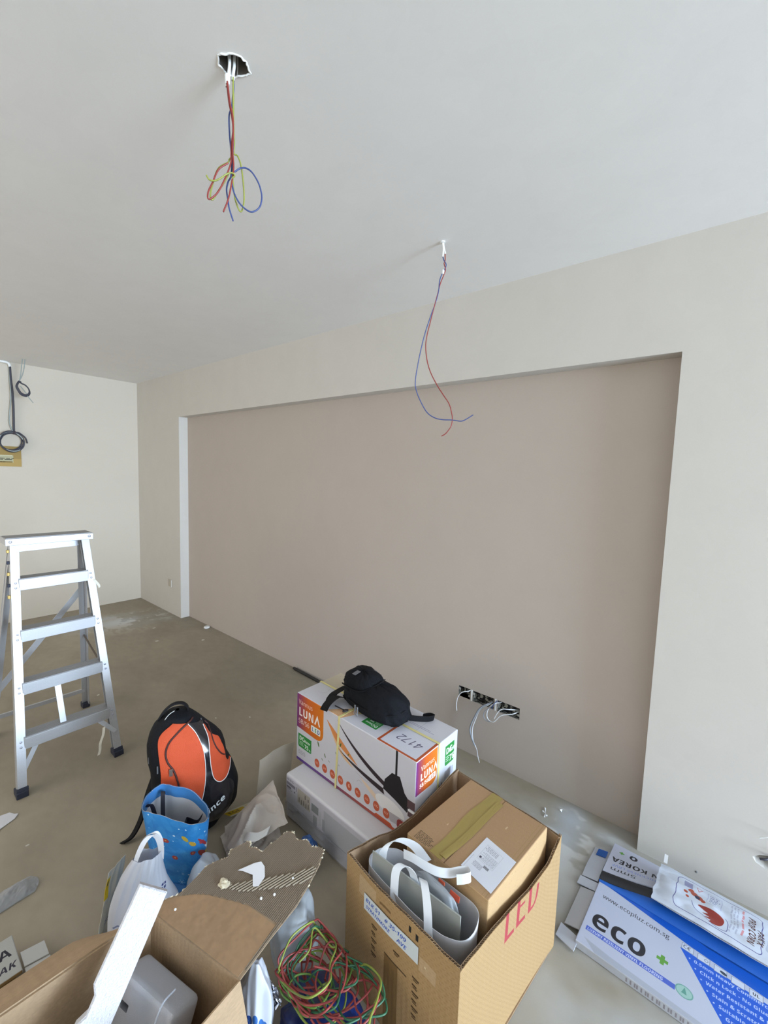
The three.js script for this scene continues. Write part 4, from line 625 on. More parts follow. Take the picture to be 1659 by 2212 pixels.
// ------------------------------------------------------------ orange backpack
{
  const t = thing('backpack', 'orange and black backpack standing on the floor behind the blue bag', 'backpack', [0.902, 0, -1.747], -27.3 * Math.PI / 180);
  const O = [[0.002, -0.150, 0.060], [0.03, -0.172, 0.078], [0.06, -0.186, 0.108], [0.105, -0.198, 0.143], [0.177, -0.205, 0.148], [0.242, -0.206, 0.128], [0.305, -0.208, 0.098], [0.35, -0.218, 0.092], [0.389, -0.220, 0.081], [0.42, -0.220, 0.058], [0.458, -0.211, 0.020], [0.49, -0.196, -0.008], [0.512, -0.175, -0.03], [0.53, -0.156, -0.05], [0.546, -0.128, -0.075]];
  const rowAt = y => { let i = 0; while (i < O.length - 2 && O[i + 1][0] < y) i++; const a = O[i], b = O[i + 1], s = clamp((y - a[0]) / (b[0] - a[0])); return [lerp(a[1], b[1], s), lerp(a[2], b[2], s)]; };
  const depth = y => 0.115 * Math.sqrt(clamp(1 - ((y - 0.2) / 0.36) ** 2)) * (y < 0.12 ? 0.75 + 0.25 * y / 0.12 : 1) + 0.012;
  const zAt = (x, y) => { const [l, r] = rowAt(y), s = clamp(Math.abs((x - (l + r) / 2) / ((r - l) / 2)), 0, 1); return depth(y) * (1 - s ** 2.6) ** (1 / 2.6) + 0.006 * N3(x * 14, y * 14, 3.3) * (1 - s); };
  const F = (x, y, off) => V(x, y, zAt(x, y) + off);
  part('body', surf((u, v) => {
    const y = lerp(0.002, 0.546, v), [l, r] = rowAt(y), a = u * Math.PI * 2, c = Math.cos(a), s = Math.sin(a), e = 2 / 2.6, k = v > 0.985 || v < 0.012 ? 0.25 : 1;
    const x = (l + r) / 2 + (r - l) / 2 * Math.sign(c) * Math.abs(c) ** e * k, d = depth(y) * Math.sign(s) * Math.abs(s) ** e * k;
    return V(x, y, s < 0 ? d * 0.85 : d + 0.006 * N3(x * 14, y * 14, 3.3) * (1 - Math.abs(c)));
  }, 96, 60), blackCloth, t);
  const cloth = std(RGB(0.66, 0.085, 0.022), 0.62, { bumpMap: rep(paintBump, 4, 4), bumpScale: 0.0015 });
  const gloss = phys(RGB(0.008, 0.008, 0.012), 0.22, { clearcoat: 0.8, clearcoatRoughness: 0.15 });
  const curve = pts => new THREE.CatmullRomCurve3(pts.map(([x, y]) => V(x, y, 0)));
  const patch = (la, lb, off, nu = 26, nv = 36, th = 0.002) => { const A = curve(la), B = curve(lb); return sheet((u, v) => { const p = A.getPoint(1 - v), q = B.getPoint(1 - v); const x = lerp(p.x, q.x, u), y = lerp(p.y, q.y, u); return F(x, y, off + 0.003 * N3(x * 20, y * 16, 9)); }, nu, nv, th); };
  const pipeL = [[-0.061, 0.513], [-0.026, 0.467], [0.000, 0.405], [0.008, 0.352], [0.009, 0.291], [0.002, 0.232], [-0.009, 0.186], [-0.03, 0.13]];
  const pipeR = [[0.000, 0.478], [0.020, 0.437], [0.026, 0.377], [0.032, 0.315], [0.044, 0.269], [0.066, 0.247], [0.090, 0.249], [0.116, 0.276]];
  part('orange_panel', patch([[-0.116, 0.522], [-0.158, 0.490], [-0.170, 0.466], [-0.169, 0.418], [-0.164, 0.373], [-0.160, 0.328], [-0.162, 0.270], [-0.164, 0.20], [-0.16, 0.13]], pipeL, 0.004), cloth, t, 'large orange front panel');
  part('orange_panel', patch(pipeR, [[0.006, 0.472], [0.030, 0.44], [0.062, 0.41], [0.080, 0.372], [0.088, 0.340], [0.094, 0.305], [0.105, 0.288], [0.117, 0.277]], 0.004, 16, 40), cloth, t, 'smaller orange side panel');
  part('gloss_panel', patch(pipeL.concat([[-0.06, 0.07]]), [[-0.006, 0.49], [0.018, 0.44], [0.024, 0.377], [0.030, 0.315], [0.042, 0.265], [0.066, 0.240], [0.092, 0.243], [0.124, 0.20], [0.110, 0.12], [0.07, 0.06]], 0.0025, 20, 60), gloss, t, 'shiny black centre panel');
  for (const p of [pipeL, pipeR]) { const c = curve(p), q = []; for (let i = 0; i <= 30; i++) { const k = c.getPoint(i / 30); q.push(F(k.x, k.y, 0.0065).toArray()); } part('piping', tube(q, 0.0016, 90, 6), std(RGB(0.82, 0.80, 0.78), 0.5), t, 'thin white piping'); }
  const zl = (pts, off = 0.0065, r = 0.0038) => { const c = curve(pts), q = []; for (let i = 0; i <= 30; i++) { const k = c.getPoint(i / 30); q.push(F(k.x, k.y, off).toArray()); } return tube(q, r, 90, 6).scale(1, 1, 1); };
  part('zipper', zl([[-0.041, 0.518], [-0.066, 0.510], [-0.101, 0.486], [-0.131, 0.455], [-0.142, 0.418], [-0.135, 0.384], [-0.113, 0.349], [-0.098, 0.304], [-0.086, 0.232], [-0.08, 0.16]], 0.0055, 0.0042), std(RGB(0.05, 0.01, 0.008), 0.6), t, 'dark zipper');
  part('zipper', zl([[0.006, 0.476], [0.028, 0.447], [0.045, 0.405], [0.068, 0.36], [0.088, 0.33]], 0.006, 0.003), std(RGB(0.05, 0.01, 0.008), 0.6), t, 'dark zipper');
  part('zip_pull', at(rbox(0.013, 0.03, 0.003, 0.001), -0.122, 0.345, zAt(-0.122, 0.345) + 0.012), std(RGB(0.34, 0.26, 0.22), 0.4, { metalness: 0.7 }), t, 'metal zip pull');
  part('zip_pull', at(rbox(0.005, 0.032, 0.003, 0.001), -0.173, 0.352, zAt(-0.173, 0.352) + 0.006), greyMetal, t);
  part('zip_pull', at(rbox(0.005, 0.028, 0.004, 0.001), -0.208, 0.372, 0.055), greyMetal, t);
  part('reflective_trim', tube([[-0.157, 0.505, 0.045], [-0.148, 0.528, 0.038], [-0.132, 0.545, 0.03], [-0.112, 0.553, 0.022]], 0.0018, 24, 6), std(RGB(0.5, 0.5, 0.48), 0.4), t, 'thin grey trim');
  part('carry_handle', ribbon([[-0.176, 0.512, 0.0], [-0.152, 0.548, 0.0], [-0.118, 0.572, 0.0], [-0.084, 0.572, 0.0], [-0.062, 0.552, 0.0], [-0.06, 0.53, 0.0]], 0.022, [0, 0.1, 1], 0.006, 40), blackNylon, t);
  // white lettering along the lower edge
  const lt = canvasTex(512, 160, (x, w, h) => { x.clearRect(0, 0, w, h); text(x, 'prince', 8, 118, 132, '#e9eeee', { style: 'bold italic', sx: 1.08 }); });
  const ldir = [0.815, 0.58]; part('lettering', sheet((u, v) => { const x = lerp(-0.012, 0.112, u) - 0.56 * 0.040 * v, y = lerp(0.090, 0.172, u) + 0.83 * 0.040 * v; return F(x, y, 0.0095); }, 30, 8, 0.0006), std(0xffffff, 0.5, { map: lt, transparent: true, alphaTest: 0.4 }), t, 'white brand lettering');
  part('shoulder_strap', ribbon([[-0.19, 0.26, -0.05], [-0.225, 0.16, -0.04], [-0.25, 0.07, -0.01], [-0.285, 0.018, 0.015], [-0.318, 0.006, 0.02]], 0.034, [0.5, 0.4, 0.6], 0.006, 40), blackNylon, t, 'black shoulder strap trailing on the floor');
}
// ------------------------------------------------------------ blue printed shopping bag
{
  const t = thing('shopping_bag', 'open blue shopping bag with snow print in front of the backpack', 'bag');
  const tex = canvasTex(1024, 512, (x, w, h) => {
    x.fillStyle = '#2c84c6'; x.fillRect(0, 0, w, h); let s = 77; const q = () => (s = (s * 16807) % 2147483647) / 2147483647;
    for (let i = 0; i < 420; i++) { x.fillStyle = ['rgba(90,170,225,0.16)', 'rgba(25,95,170,0.16)', 'rgba(140,195,230,0.12)'][i % 3]; x.beginPath(); x.ellipse(q() * w, q() * h, 10 + 46 * q(), 6 + 26 * q(), q() * 3, 0, 7); x.fill(); }
    const star = (cx, cy, r, c, n = 6) => { x.strokeStyle = c; x.lineWidth = Math.max(2, r * 0.16); for (let k = 0; k < n; k++) { const a = k * Math.PI / n; x.beginPath(); x.moveTo(cx - r * Math.cos(a), cy - r * Math.sin(a)); x.lineTo(cx + r * Math.cos(a), cy + r * Math.sin(a)); x.stroke(); } };
    for (let i = 0; i < 60; i++) { x.fillStyle = '#d8e8f2'; x.beginPath(); x.arc(q() * w, q() * h, 2 + 4 * q(), 0, 7); x.fill(); }
    for (let i = 0; i < 12; i++) star(q() * w, q() * h, 12 + 16 * q(), 'rgba(205,228,240,0.75)', 3);
    for (let i = 0; i < 7; i++) { const cx = q() * w, cy = h * (0.12 + 0.7 * q()); x.fillStyle = '#b0453f'; for (let k = 0; k < 6; k++) { x.beginPath(); x.arc(cx + 9 * Math.cos(k * 1.05), cy + 9 * Math.sin(k * 1.05), 7, 0, 7); x.fill(); } x.fillStyle = '#d9b25a'; x.beginPath(); x.arc(cx, cy, 4, 0, 7); x.fill(); }
    // plain confetti-like blots of yellow, red, white and green in place of the printed figures
    for (const [cx, cy, rx, ry, a, c] of [[420, 250, 30, 16, 0.4, '#6f9a35'], [455, 300, 34, 22, 0.9, '#dde5ea'], [500, 380, 36, 18, 0.2, '#c9a93c'], [640, 230, 60, 16, -0.7, '#dfe6ea'], [655, 270, 34, 16, -0.6, '#c9a93c'], [700, 250, 40, 18, -0.9, '#a03d2c'], [700, 160, 52, 9, -0.9, '#a4343c'], [760, 150, 24, 14, -0.8, '#c99f38'], [800, 120, 22, 14, -0.8, '#c9a93c'], [560, 420, 30, 10, -0.6, '#b59c35']]) { x.save(); x.translate(cx, cy); x.rotate(a); x.fillStyle = c; x.beginPath(); x.ellipse(0, 0, rx, ry, 0, 0, 7); x.fill(); x.restore(); }
  });
  const rim = [[0.586, -1.585], [0.604, -1.54], [0.645, -1.465], [0.682, -1.412], [0.735, -1.40], [0.764, -1.44], [0.768, -1.50], [0.748, -1.575], [0.712, -1.63], [0.692, -1.668], [0.655, -1.675], [0.612, -1.64]];
  const rc = new THREE.CatmullRomCurve3(rim.map(([x, z]) => V(x, 0, z)), true), c0 = V(0.682, 0, -1.54), b0 = V(0.705, 0, -1.565);
  const S = off => (u, v) => {
    const p = rc.getPoint(u % 1).sub(c0), k = lerp(0.66, 1, Math.pow(v, 0.6)) + 0.03 * N3(u * 7, v * 3, 5) * (1 - v * 0.5) + off;
    p.multiplyScalar(k).add(b0.clone().lerp(c0, v)); p.y = 0.012 + v * (0.312 + 0.012 * Math.sin(u * 6.28 + 2.4) + 0.010 * Math.sin(u * 12.6) - 0.008 * N3(u * 15, 2, 2)); return p;
  };
  const flip = f => (u, v) => f(1 - u, v);
  part('outer_skin', sheet(flip(S(0)), 110, 24, 0.0008), phys(0xffffff, 0.42, { map: tex, side: THREE.DoubleSide }), t);
  part('lining', sheet(flip(S(-0.025)), 110, 24, 0.0008), std(RGB(0.62, 0.62, 0.64), 0.8), t, 'greyish white lining');
  part('hem', sheet((u, v) => S(-0.031)(1 - u, 0.86 + 0.139 * v), 110, 3, 0.0008), std(RGB(0.05, 0.21, 0.50), 0.5), t, 'folded blue hem');
  part('base', at(new THREE.CylinderGeometry(0.085, 0.085, 0.006, 30).scale(0.8, 1, 1.25), 0.705, 0.012, -1.565), std(RGB(0.06, 0.2, 0.45), 0.6), t);
  const band = std(RGB(0.01, 0.011, 0.022), 0.6);
  part('handle', ribbon([[0.618, 0.30, -1.632], [0.628, 0.312, -1.622], [0.640, 0.25, -1.60], [0.648, 0.17, -1.575]], 0.016, [0.7, 0, 0.7], 0.0018, 30), band, t, 'black webbing handle');
  part('handle', ribbon([[0.69, 0.30, -1.655], [0.684, 0.318, -1.645], [0.664, 0.25, -1.60], [0.652, 0.16, -1.565]], 0.016, [0.7, 0, 0.7], 0.0018, 30), band, t, 'black webbing handle');
  part('handle', ribbon([[0.752, 0.27, -1.47], [0.74, 0.235, -1.495], [0.722, 0.245, -1.515], [0.705, 0.262, -1.505], [0.692, 0.245, -1.475], [0.69, 0.20, -1.46]], 0.024, [0.3, 1, 0.2], 0.0018, 40), band, t, 'black webbing handle');
  part('handle', ribbon([[0.66, 0.20, -1.50], [0.672, 0.235, -1.49], [0.69, 0.232, -1.478], [0.698, 0.19, -1.465]], 0.022, [0.8, 0.2, 0.6], 0.0018, 30), band, t, 'black webbing handle');
  const u = thing('white_pouch', 'crumpled white plastic inside the open blue bag', 'bag', [0.695, 0.13, -1.55]);
  part('film', crumple(0.036, 0.045, 0.046, 0.2, 5.5, 60, 40, 18), phys(RGB(0.72, 0.73, 0.73), 0.5), u);
}
// crumpled film: sharp ridges where the cells of scattered crease points meet
function crumple(a, h, b, amp, seed, nu = 72, nv = 52, n = 46, tall = 1) {
  let s = Math.floor(seed * 1009) + 7; const q = () => (s = (s * 16807) % 2147483647) / 2147483647, P = [];
  for (let i = 0; i < n; i++) { const z = q() * 2 - 1, t = q() * 6.283, r = Math.sqrt(1 - z * z); P.push([r * Math.cos(t), z * tall, r * Math.sin(t), 0.35 * q()]); }
  return surf((u, v) => {
    const th = u * Math.PI * 2, ph = (v - 0.5) * Math.PI, d = V(Math.cos(th) * Math.cos(ph), Math.sin(ph), Math.sin(th) * Math.cos(ph));
    let f1 = 9; for (const p of P) { const e = Math.hypot(d.x - p[0], d.y * tall - p[1], d.z - p[2]) + p[3] * 0.5; if (e < f1) f1 = e; }
    const k = 1 - amp * 0.8 + amp * 1.9 * Math.sqrt(f1 * f1 + 0.01) + amp * 0.35 * N3(d.x * 2 + seed, d.y * 2, d.z * 2);
    return V(d.x * a * k, Math.max(d.y * h * k, -h * 0.8), d.z * b * k);
  }, nu, nv);
}
// ------------------------------------------------------------ plastic bags and film among the boxes
const hdpe = (c = RGB(0.86, 0.87, 0.89), tr = 0.35) => phys(c, 0.42, { transmission: tr, thickness: 0, side: THREE.DoubleSide });
const clearFilm = () => phys(RGB(0.74, 0.79, 0.84), 0.24, { transmission: 0.58, thickness: 0, side: THREE.DoubleSide });
{ // white carrier bag with blue print standing in front of the blue bag
  const t = thing('carrier_bag', 'white plastic carrier bag with blue print beside the foreground box', 'bag');
  const tex = canvasTex(512, 512, (x, w, h) => { x.fillStyle = '#dfe2ea'; x.fillRect(0, 0, w, h); x.strokeStyle = '#2a3f9c'; x.lineWidth = 6; x.beginPath(); x.roundRect(386, 258, 34, 56, 8); x.stroke(); x.fillStyle = '#5779c4'; x.fillRect(391, 284, 24, 30); x.fillStyle = '#33407c'; x.save(); x.translate(462, 190); x.rotate(0.5); for (let i = 0; i < 3; i++) for (let j = 0; j < 2; j++) x.fillRect(j * 15 - 10, i * 17 - 14, 10, 11); x.restore(); x.fillStyle = 'rgba(70,80,130,0.55)'; x.save(); x.translate(300, 320); x.rotate(-0.7); scribble(x, 0, 0, 90, 30, 2, 'rgba(70,80,130,0.55)', 8, 3); x.restore(); });
  // rows of the slumped bag seen from the room: height, left edge, right edge, depth; the bag faces the open floor
  t.position.set(0.56, 0, -1.42); t.rotation.y = -21.5 * Math.PI / 180;
  const R = [[0.004, -0.135, 0.082, 0.060], [0.06, -0.140, 0.085, 0.066], [0.11, -0.138, 0.070, 0.066], [0.15, -0.132, 0.052, 0.060], [0.19, -0.120, 0.037, 0.052], [0.24, -0.100, 0.027, 0.042], [0.272, -0.080, 0.025, 0.032], [0.292, -0.064, 0.022, 0.024]];
  const row = y => { let i = 0; while (i < R.length - 2 && R[i + 1][0] < y) i++; const k = clamp((y - R[i][0]) / (R[i + 1][0] - R[i][0])); return [1, 2, 3].map(c => lerp(R[i][c], R[i + 1][c], k)); };
  part('bag_body', surf((u, v) => {
    const y = lerp(0.004, 0.292, v), [l, r, d] = row(y), a = -u * Math.PI * 2, fold = 1 + (0.16 - 0.05 * v) * (0.5 - 2 * Math.abs(N3(Math.cos(a) * 2.6 + 3, v * 1.1, Math.sin(a) * 2.6))) + 0.03 * N3(u * 30, v * 3, 4);
    return V((l + r) / 2 + (r - l) / 2 * Math.cos(a), y + 0.012 * v * N3(u * 8, 1, 2), d * fold * Math.sin(a));
  }, 120, 40), phys(RGB(0.9, 0.9, 0.92), 0.4, { map: tex, transmission: 0.2, thickness: 0, side: THREE.DoubleSide }), t);
  const hm = hdpe(RGB(0.80, 0.80, 0.83), 0.15);
  part('handle', ribbon([[-0.060, 0.275, 0.012], [-0.045, 0.315, 0.006], [-0.026, 0.344, 0.0], [-0.006, 0.354, -0.002], [0.010, 0.338, -0.002], [0.019, 0.305, 0.002], [0.020, 0.270, 0.006]], 0.022, u => V(1 - Math.abs(u - 0.5), 0.5 * (1 - 2 * u), 0.25), 0.0018, 60), hm, t, 'gathered handle loop');
  part('handle', ribbon([[-0.055, 0.275, -0.012], [-0.040, 0.318, -0.012], [-0.020, 0.348, -0.012], [0.000, 0.352, -0.014], [0.016, 0.325, -0.012], [0.022, 0.28, -0.010]], 0.020, u => V(1 - Math.abs(u - 0.5), 0.5 * (1 - 2 * u), -0.3), 0.0018, 60), hm, t, 'gathered handle loop');
}
{ // white envelope-like sleeve with yellow edge behind it
  const tex = canvasTex(256, 512, (x, w, h) => { x.fillStyle = '#c9c7b8'; x.fillRect(0, 0, w, h); x.fillStyle = '#d2b51a'; x.fillRect(0, 40, 46, 150); x.fillRect(0, 430, 60, 82); x.fillStyle = '#6e5a10'; x.fillRect(8, 60, 22, 40); scribble(x, 66, 360, 70, 40, 2, '#777c8c', 7, 6); });
  single('mailing_sleeve', 'pale mailing sleeve with a yellow edge left of the carrier bag', 'packaging', sheet((u, v) => V(lerp(0.405, 0.47, u) + 0.050 * v + 0.003 * N3(u * 3, v * 5, 2), 0.004 + 0.215 * v, lerp(-1.50, -1.535, u) - 0.03 * v + 0.006 * N3(u * 4, v * 6, 1)), 16, 20, 0.0015), phys(0xffffff, 0.45, { map: tex }));
}
{ // beige plastic bag
  const t = thing('plastic_bag', 'limp translucent beige plastic bag lying between the blue bag and white box', 'bag');
  const m = hdpe(RGB(0.72, 0.66, 0.60), 0.3);
  const C = [[0.92, 0.03, -1.60], [1.10, 0.195, -1.50], [1.02, 0.17, -1.29], [0.83, 0.075, -1.40]];
  part('bag_body', sheet((u, v) => {
    const p = V(...C[0]).lerp(V(...C[1]), u).lerp(V(...C[3]).lerp(V(...C[2]), u), v);
    const e = Math.sin(Math.PI * clamp(u * 1.02)) * Math.sin(Math.PI * v);
    p.y += 0.045 * e + 0.024 * (1 - Math.abs(N3(u * 2.6 + v, v * 1.9, 6)) * 2) * (0.4 + e) + 0.003 * N3(u * 9, v * 8, 2); p.x += 0.008 * N3(u * 4, v * 4, 8); return p;
  }, 60, 50, 0.0012), m, t);
  part('under_layer', sheet((u, v) => { const p = V(0.90, 0.006, -1.60).lerp(V(1.08, 0.12, -1.47), u).lerp(V(0.84, 0.006, -1.40).lerp(V(1.0, 0.03, -1.27), u), v); p.y += 0.02 * Math.abs(N3(u * 5, v * 5, 3)); return p; }, 30, 30, 0.001), m, t);
  part('handle', ribbon([[0.90, 0.115, -1.415], [0.895, 0.14, -1.385], [0.915, 0.15, -1.345], [0.95, 0.165, -1.325], [0.965, 0.15, -1.34]], 0.03, [0.6, 0.6, -0.2], 0.0012, 40), hdpe(RGB(0.86, 0.84, 0.80), 0.2), t, 'gathered bag handle');
  part('handle', ribbon([[0.89, 0.10, -1.40], [0.88, 0.105, -1.36], [0.90, 0.10, -1.32], [0.94, 0.12, -1.29]], 0.028, [0.2, 0.8, 0.3], 0.0012, 40), hdpe(RGB(0.86, 0.84, 0.80), 0.2), t, 'gathered bag handle');
}
{ // tall translucent sheet leaning on the end of the white box
  const m = hdpe(RGB(0.60, 0.54, 0.44), 0.2);
  single('packing_sheet', 'dull translucent packing sheet leaning at the end of the white box', 'sheet', sheet((u, v) => V(lerp(1.045, 1.26, u) + 0.06 * v, 0.004 + (0.238 - 0.02 * u) * v, -1.575 - 0.05 * v + 0.014 * Math.sin(u * 4 + v * 2) + 0.006 * N3(u * 4, v * 4, 4)), 24, 24, 0.0012), m);
  const tex = canvasTex(256, 96, (x, w, h) => { x.fillStyle = '#bcb49e'; x.fillRect(0, 0, w, h); x.fillStyle = '#b99a18'; x.fillRect(0, 18, 150, 60); x.fillRect(172, 18, 84, 60); text(x, 'EGE', 16, 66, 50, '#5f4d0e'); text(x, 'PLU', 178, 64, 40, '#4d3f12'); });
  single('yellow_label_strip', 'flat plastic strip with yellow printed labels beside the backpack base', 'packaging', sheet((u, v) => V(lerp(0.985, 1.115, u) - 0.02 * v, 0.012 + 0.012 * u + 0.004 * v, lerp(-1.655, -1.60, u) - 0.045 * v), 10, 4, 0.0015), phys(0xffffff, 0.4, { map: tex }));
}
{ // clear film bags
  const a = thing('clear_film', 'crumpled clear plastic film between the blue bag and the torn flap', 'plastic film', [0.715, 0.085, -1.36]);
  part('film', crumple(0.066, 0.098, 0.062, 0.34, 2.7, 90, 64, 20), clearFilm(), a);
  const a2 = thing('clear_film', 'small crushed clear film lump right of the carrier bag', 'plastic film', [0.838, 0.062, -1.29]);
  part('film', crumple(0.044, 0.07, 0.036, 0.32, 9.4, 80, 56, 16), clearFilm(), a2);
  const b = thing('clear_film', 'large clear plastic bag stuffed between the torn flap and the big carton', 'plastic film', [0.785, 0.150, -0.965]);
  part('film', crumple(0.070, 0.160, 0.085, 0.30, 4.4, 100, 80, 22, 0.6), clearFilm(), b);
  const c = thing('navy_bag', 'dark blue plastic bag holding the tangled wires', 'bag', [0.715, 0.066, -0.745]);
  part('film', crumple(0.112, 0.070, 0.14, 0.32, 7.1, 110, 70, 44), phys(RGB(0.010, 0.024, 0.12), 0.3), c);
  const d = thing('blue_pouch', 'small blue plastic pouch tucked behind the torn cardboard flap', 'bag', [1.055, 0.061, -1.20]);
  part('film', crumple(0.04, 0.075, 0.04, 0.25, 12.1), phys(RGB(0.02, 0.085, 0.28), 0.3), d);
}
{ // white bag with blue print next to the foreground box
  const tex = canvasTex(512, 512, (x, w, h) => { x.fillStyle = '#dde1ec'; x.fillRect(0, 0, w, h); let s = 5; const q = () => (s = (s * 16807) % 2147483647) / 2147483647; for (let i = 0; i < 46; i++) { x.fillStyle = ['#274f9e', '#3b74c0', '#6fa0d4'][i % 3]; x.beginPath(); x.ellipse(140 + 230 * q(), 210 + 90 * q(), 8 + 22 * q(), 8 + 16 * q(), q() * 3, 0, 7); x.fill(); } text(x, 'N', 300, 420, 60, '#27305c'); });
  const t = thing('printed_bag', 'white plastic bag with blue print squeezed beside the foreground box', 'bag', [0.598, 0.136, -0.885]);
  part('bag_body', crumple(0.040, 0.165, 0.058, 0.26, 6.6, 90, 80, 24, 0.5), phys(RGB(0.8, 0.8, 0.8), 0.38, { map: tex }), t);
  const f = thing('foil_strip', 'silvery crinkled foil strip among the tangled wires', 'foil', [0.652, 0.15, -0.90]);
  part('foil', sheet((u, v) => V(0.02 * (v - 0.5) + 0.014 * N3(u * 6, v * 3, 1), 0.05 * (0.5 - u) + 0.012 * N3(u * 9, v * 8, 3), 0.09 * (u - 0.5) + 0.012 * N3(u * 8, v * 9, 5)), 40, 8, 0.0006), std(RGB(0.75, 0.75, 0.82), 0.22, { metalness: 0.85 }), f);
}
{ // tangle of offcut wires
  const t = thing('wire_tangle', 'tangle of red and green wire offcuts in the dark blue bag', 'wires');
  for (let k = 0; k < 26; k++) {
    const cx = rr(0.66, 0.78), cz = rr(-0.86, -0.66), r0 = rr(0.045, 0.115), ph = rr(0, 6), tilt = rr(-0.9, 0.9), pts = [], n = 9 + Math.floor(rnd() * 5), turns = rr(0.6, 1.5);
    for (let i = 0; i < n; i++) { const a = ph + i / n * turns * 6.28, r = r0 * (0.7 + 0.6 * rnd()); pts.push([clamp(cx + r * Math.cos(a), 0.648 + 0.02 * rnd(), 0.828 - 0.02 * rnd()), 0.162 + 0.036 * (k / 26) + Math.abs(r * Math.sin(a) * tilt) * 0.8 + rr(0, 0.022), Math.max(cz + r * Math.sin(a) * 1.2, -0.875 + 0.02 * rnd())]); }
    const m = [M.tRed, M.tRed, M.tGreen, M.tYel, M.tRed, M.tGreen2][k % 6] || M.redW; part('wire', tube(pts, 0.0026, n * 9, 7), m, t);
  }
}

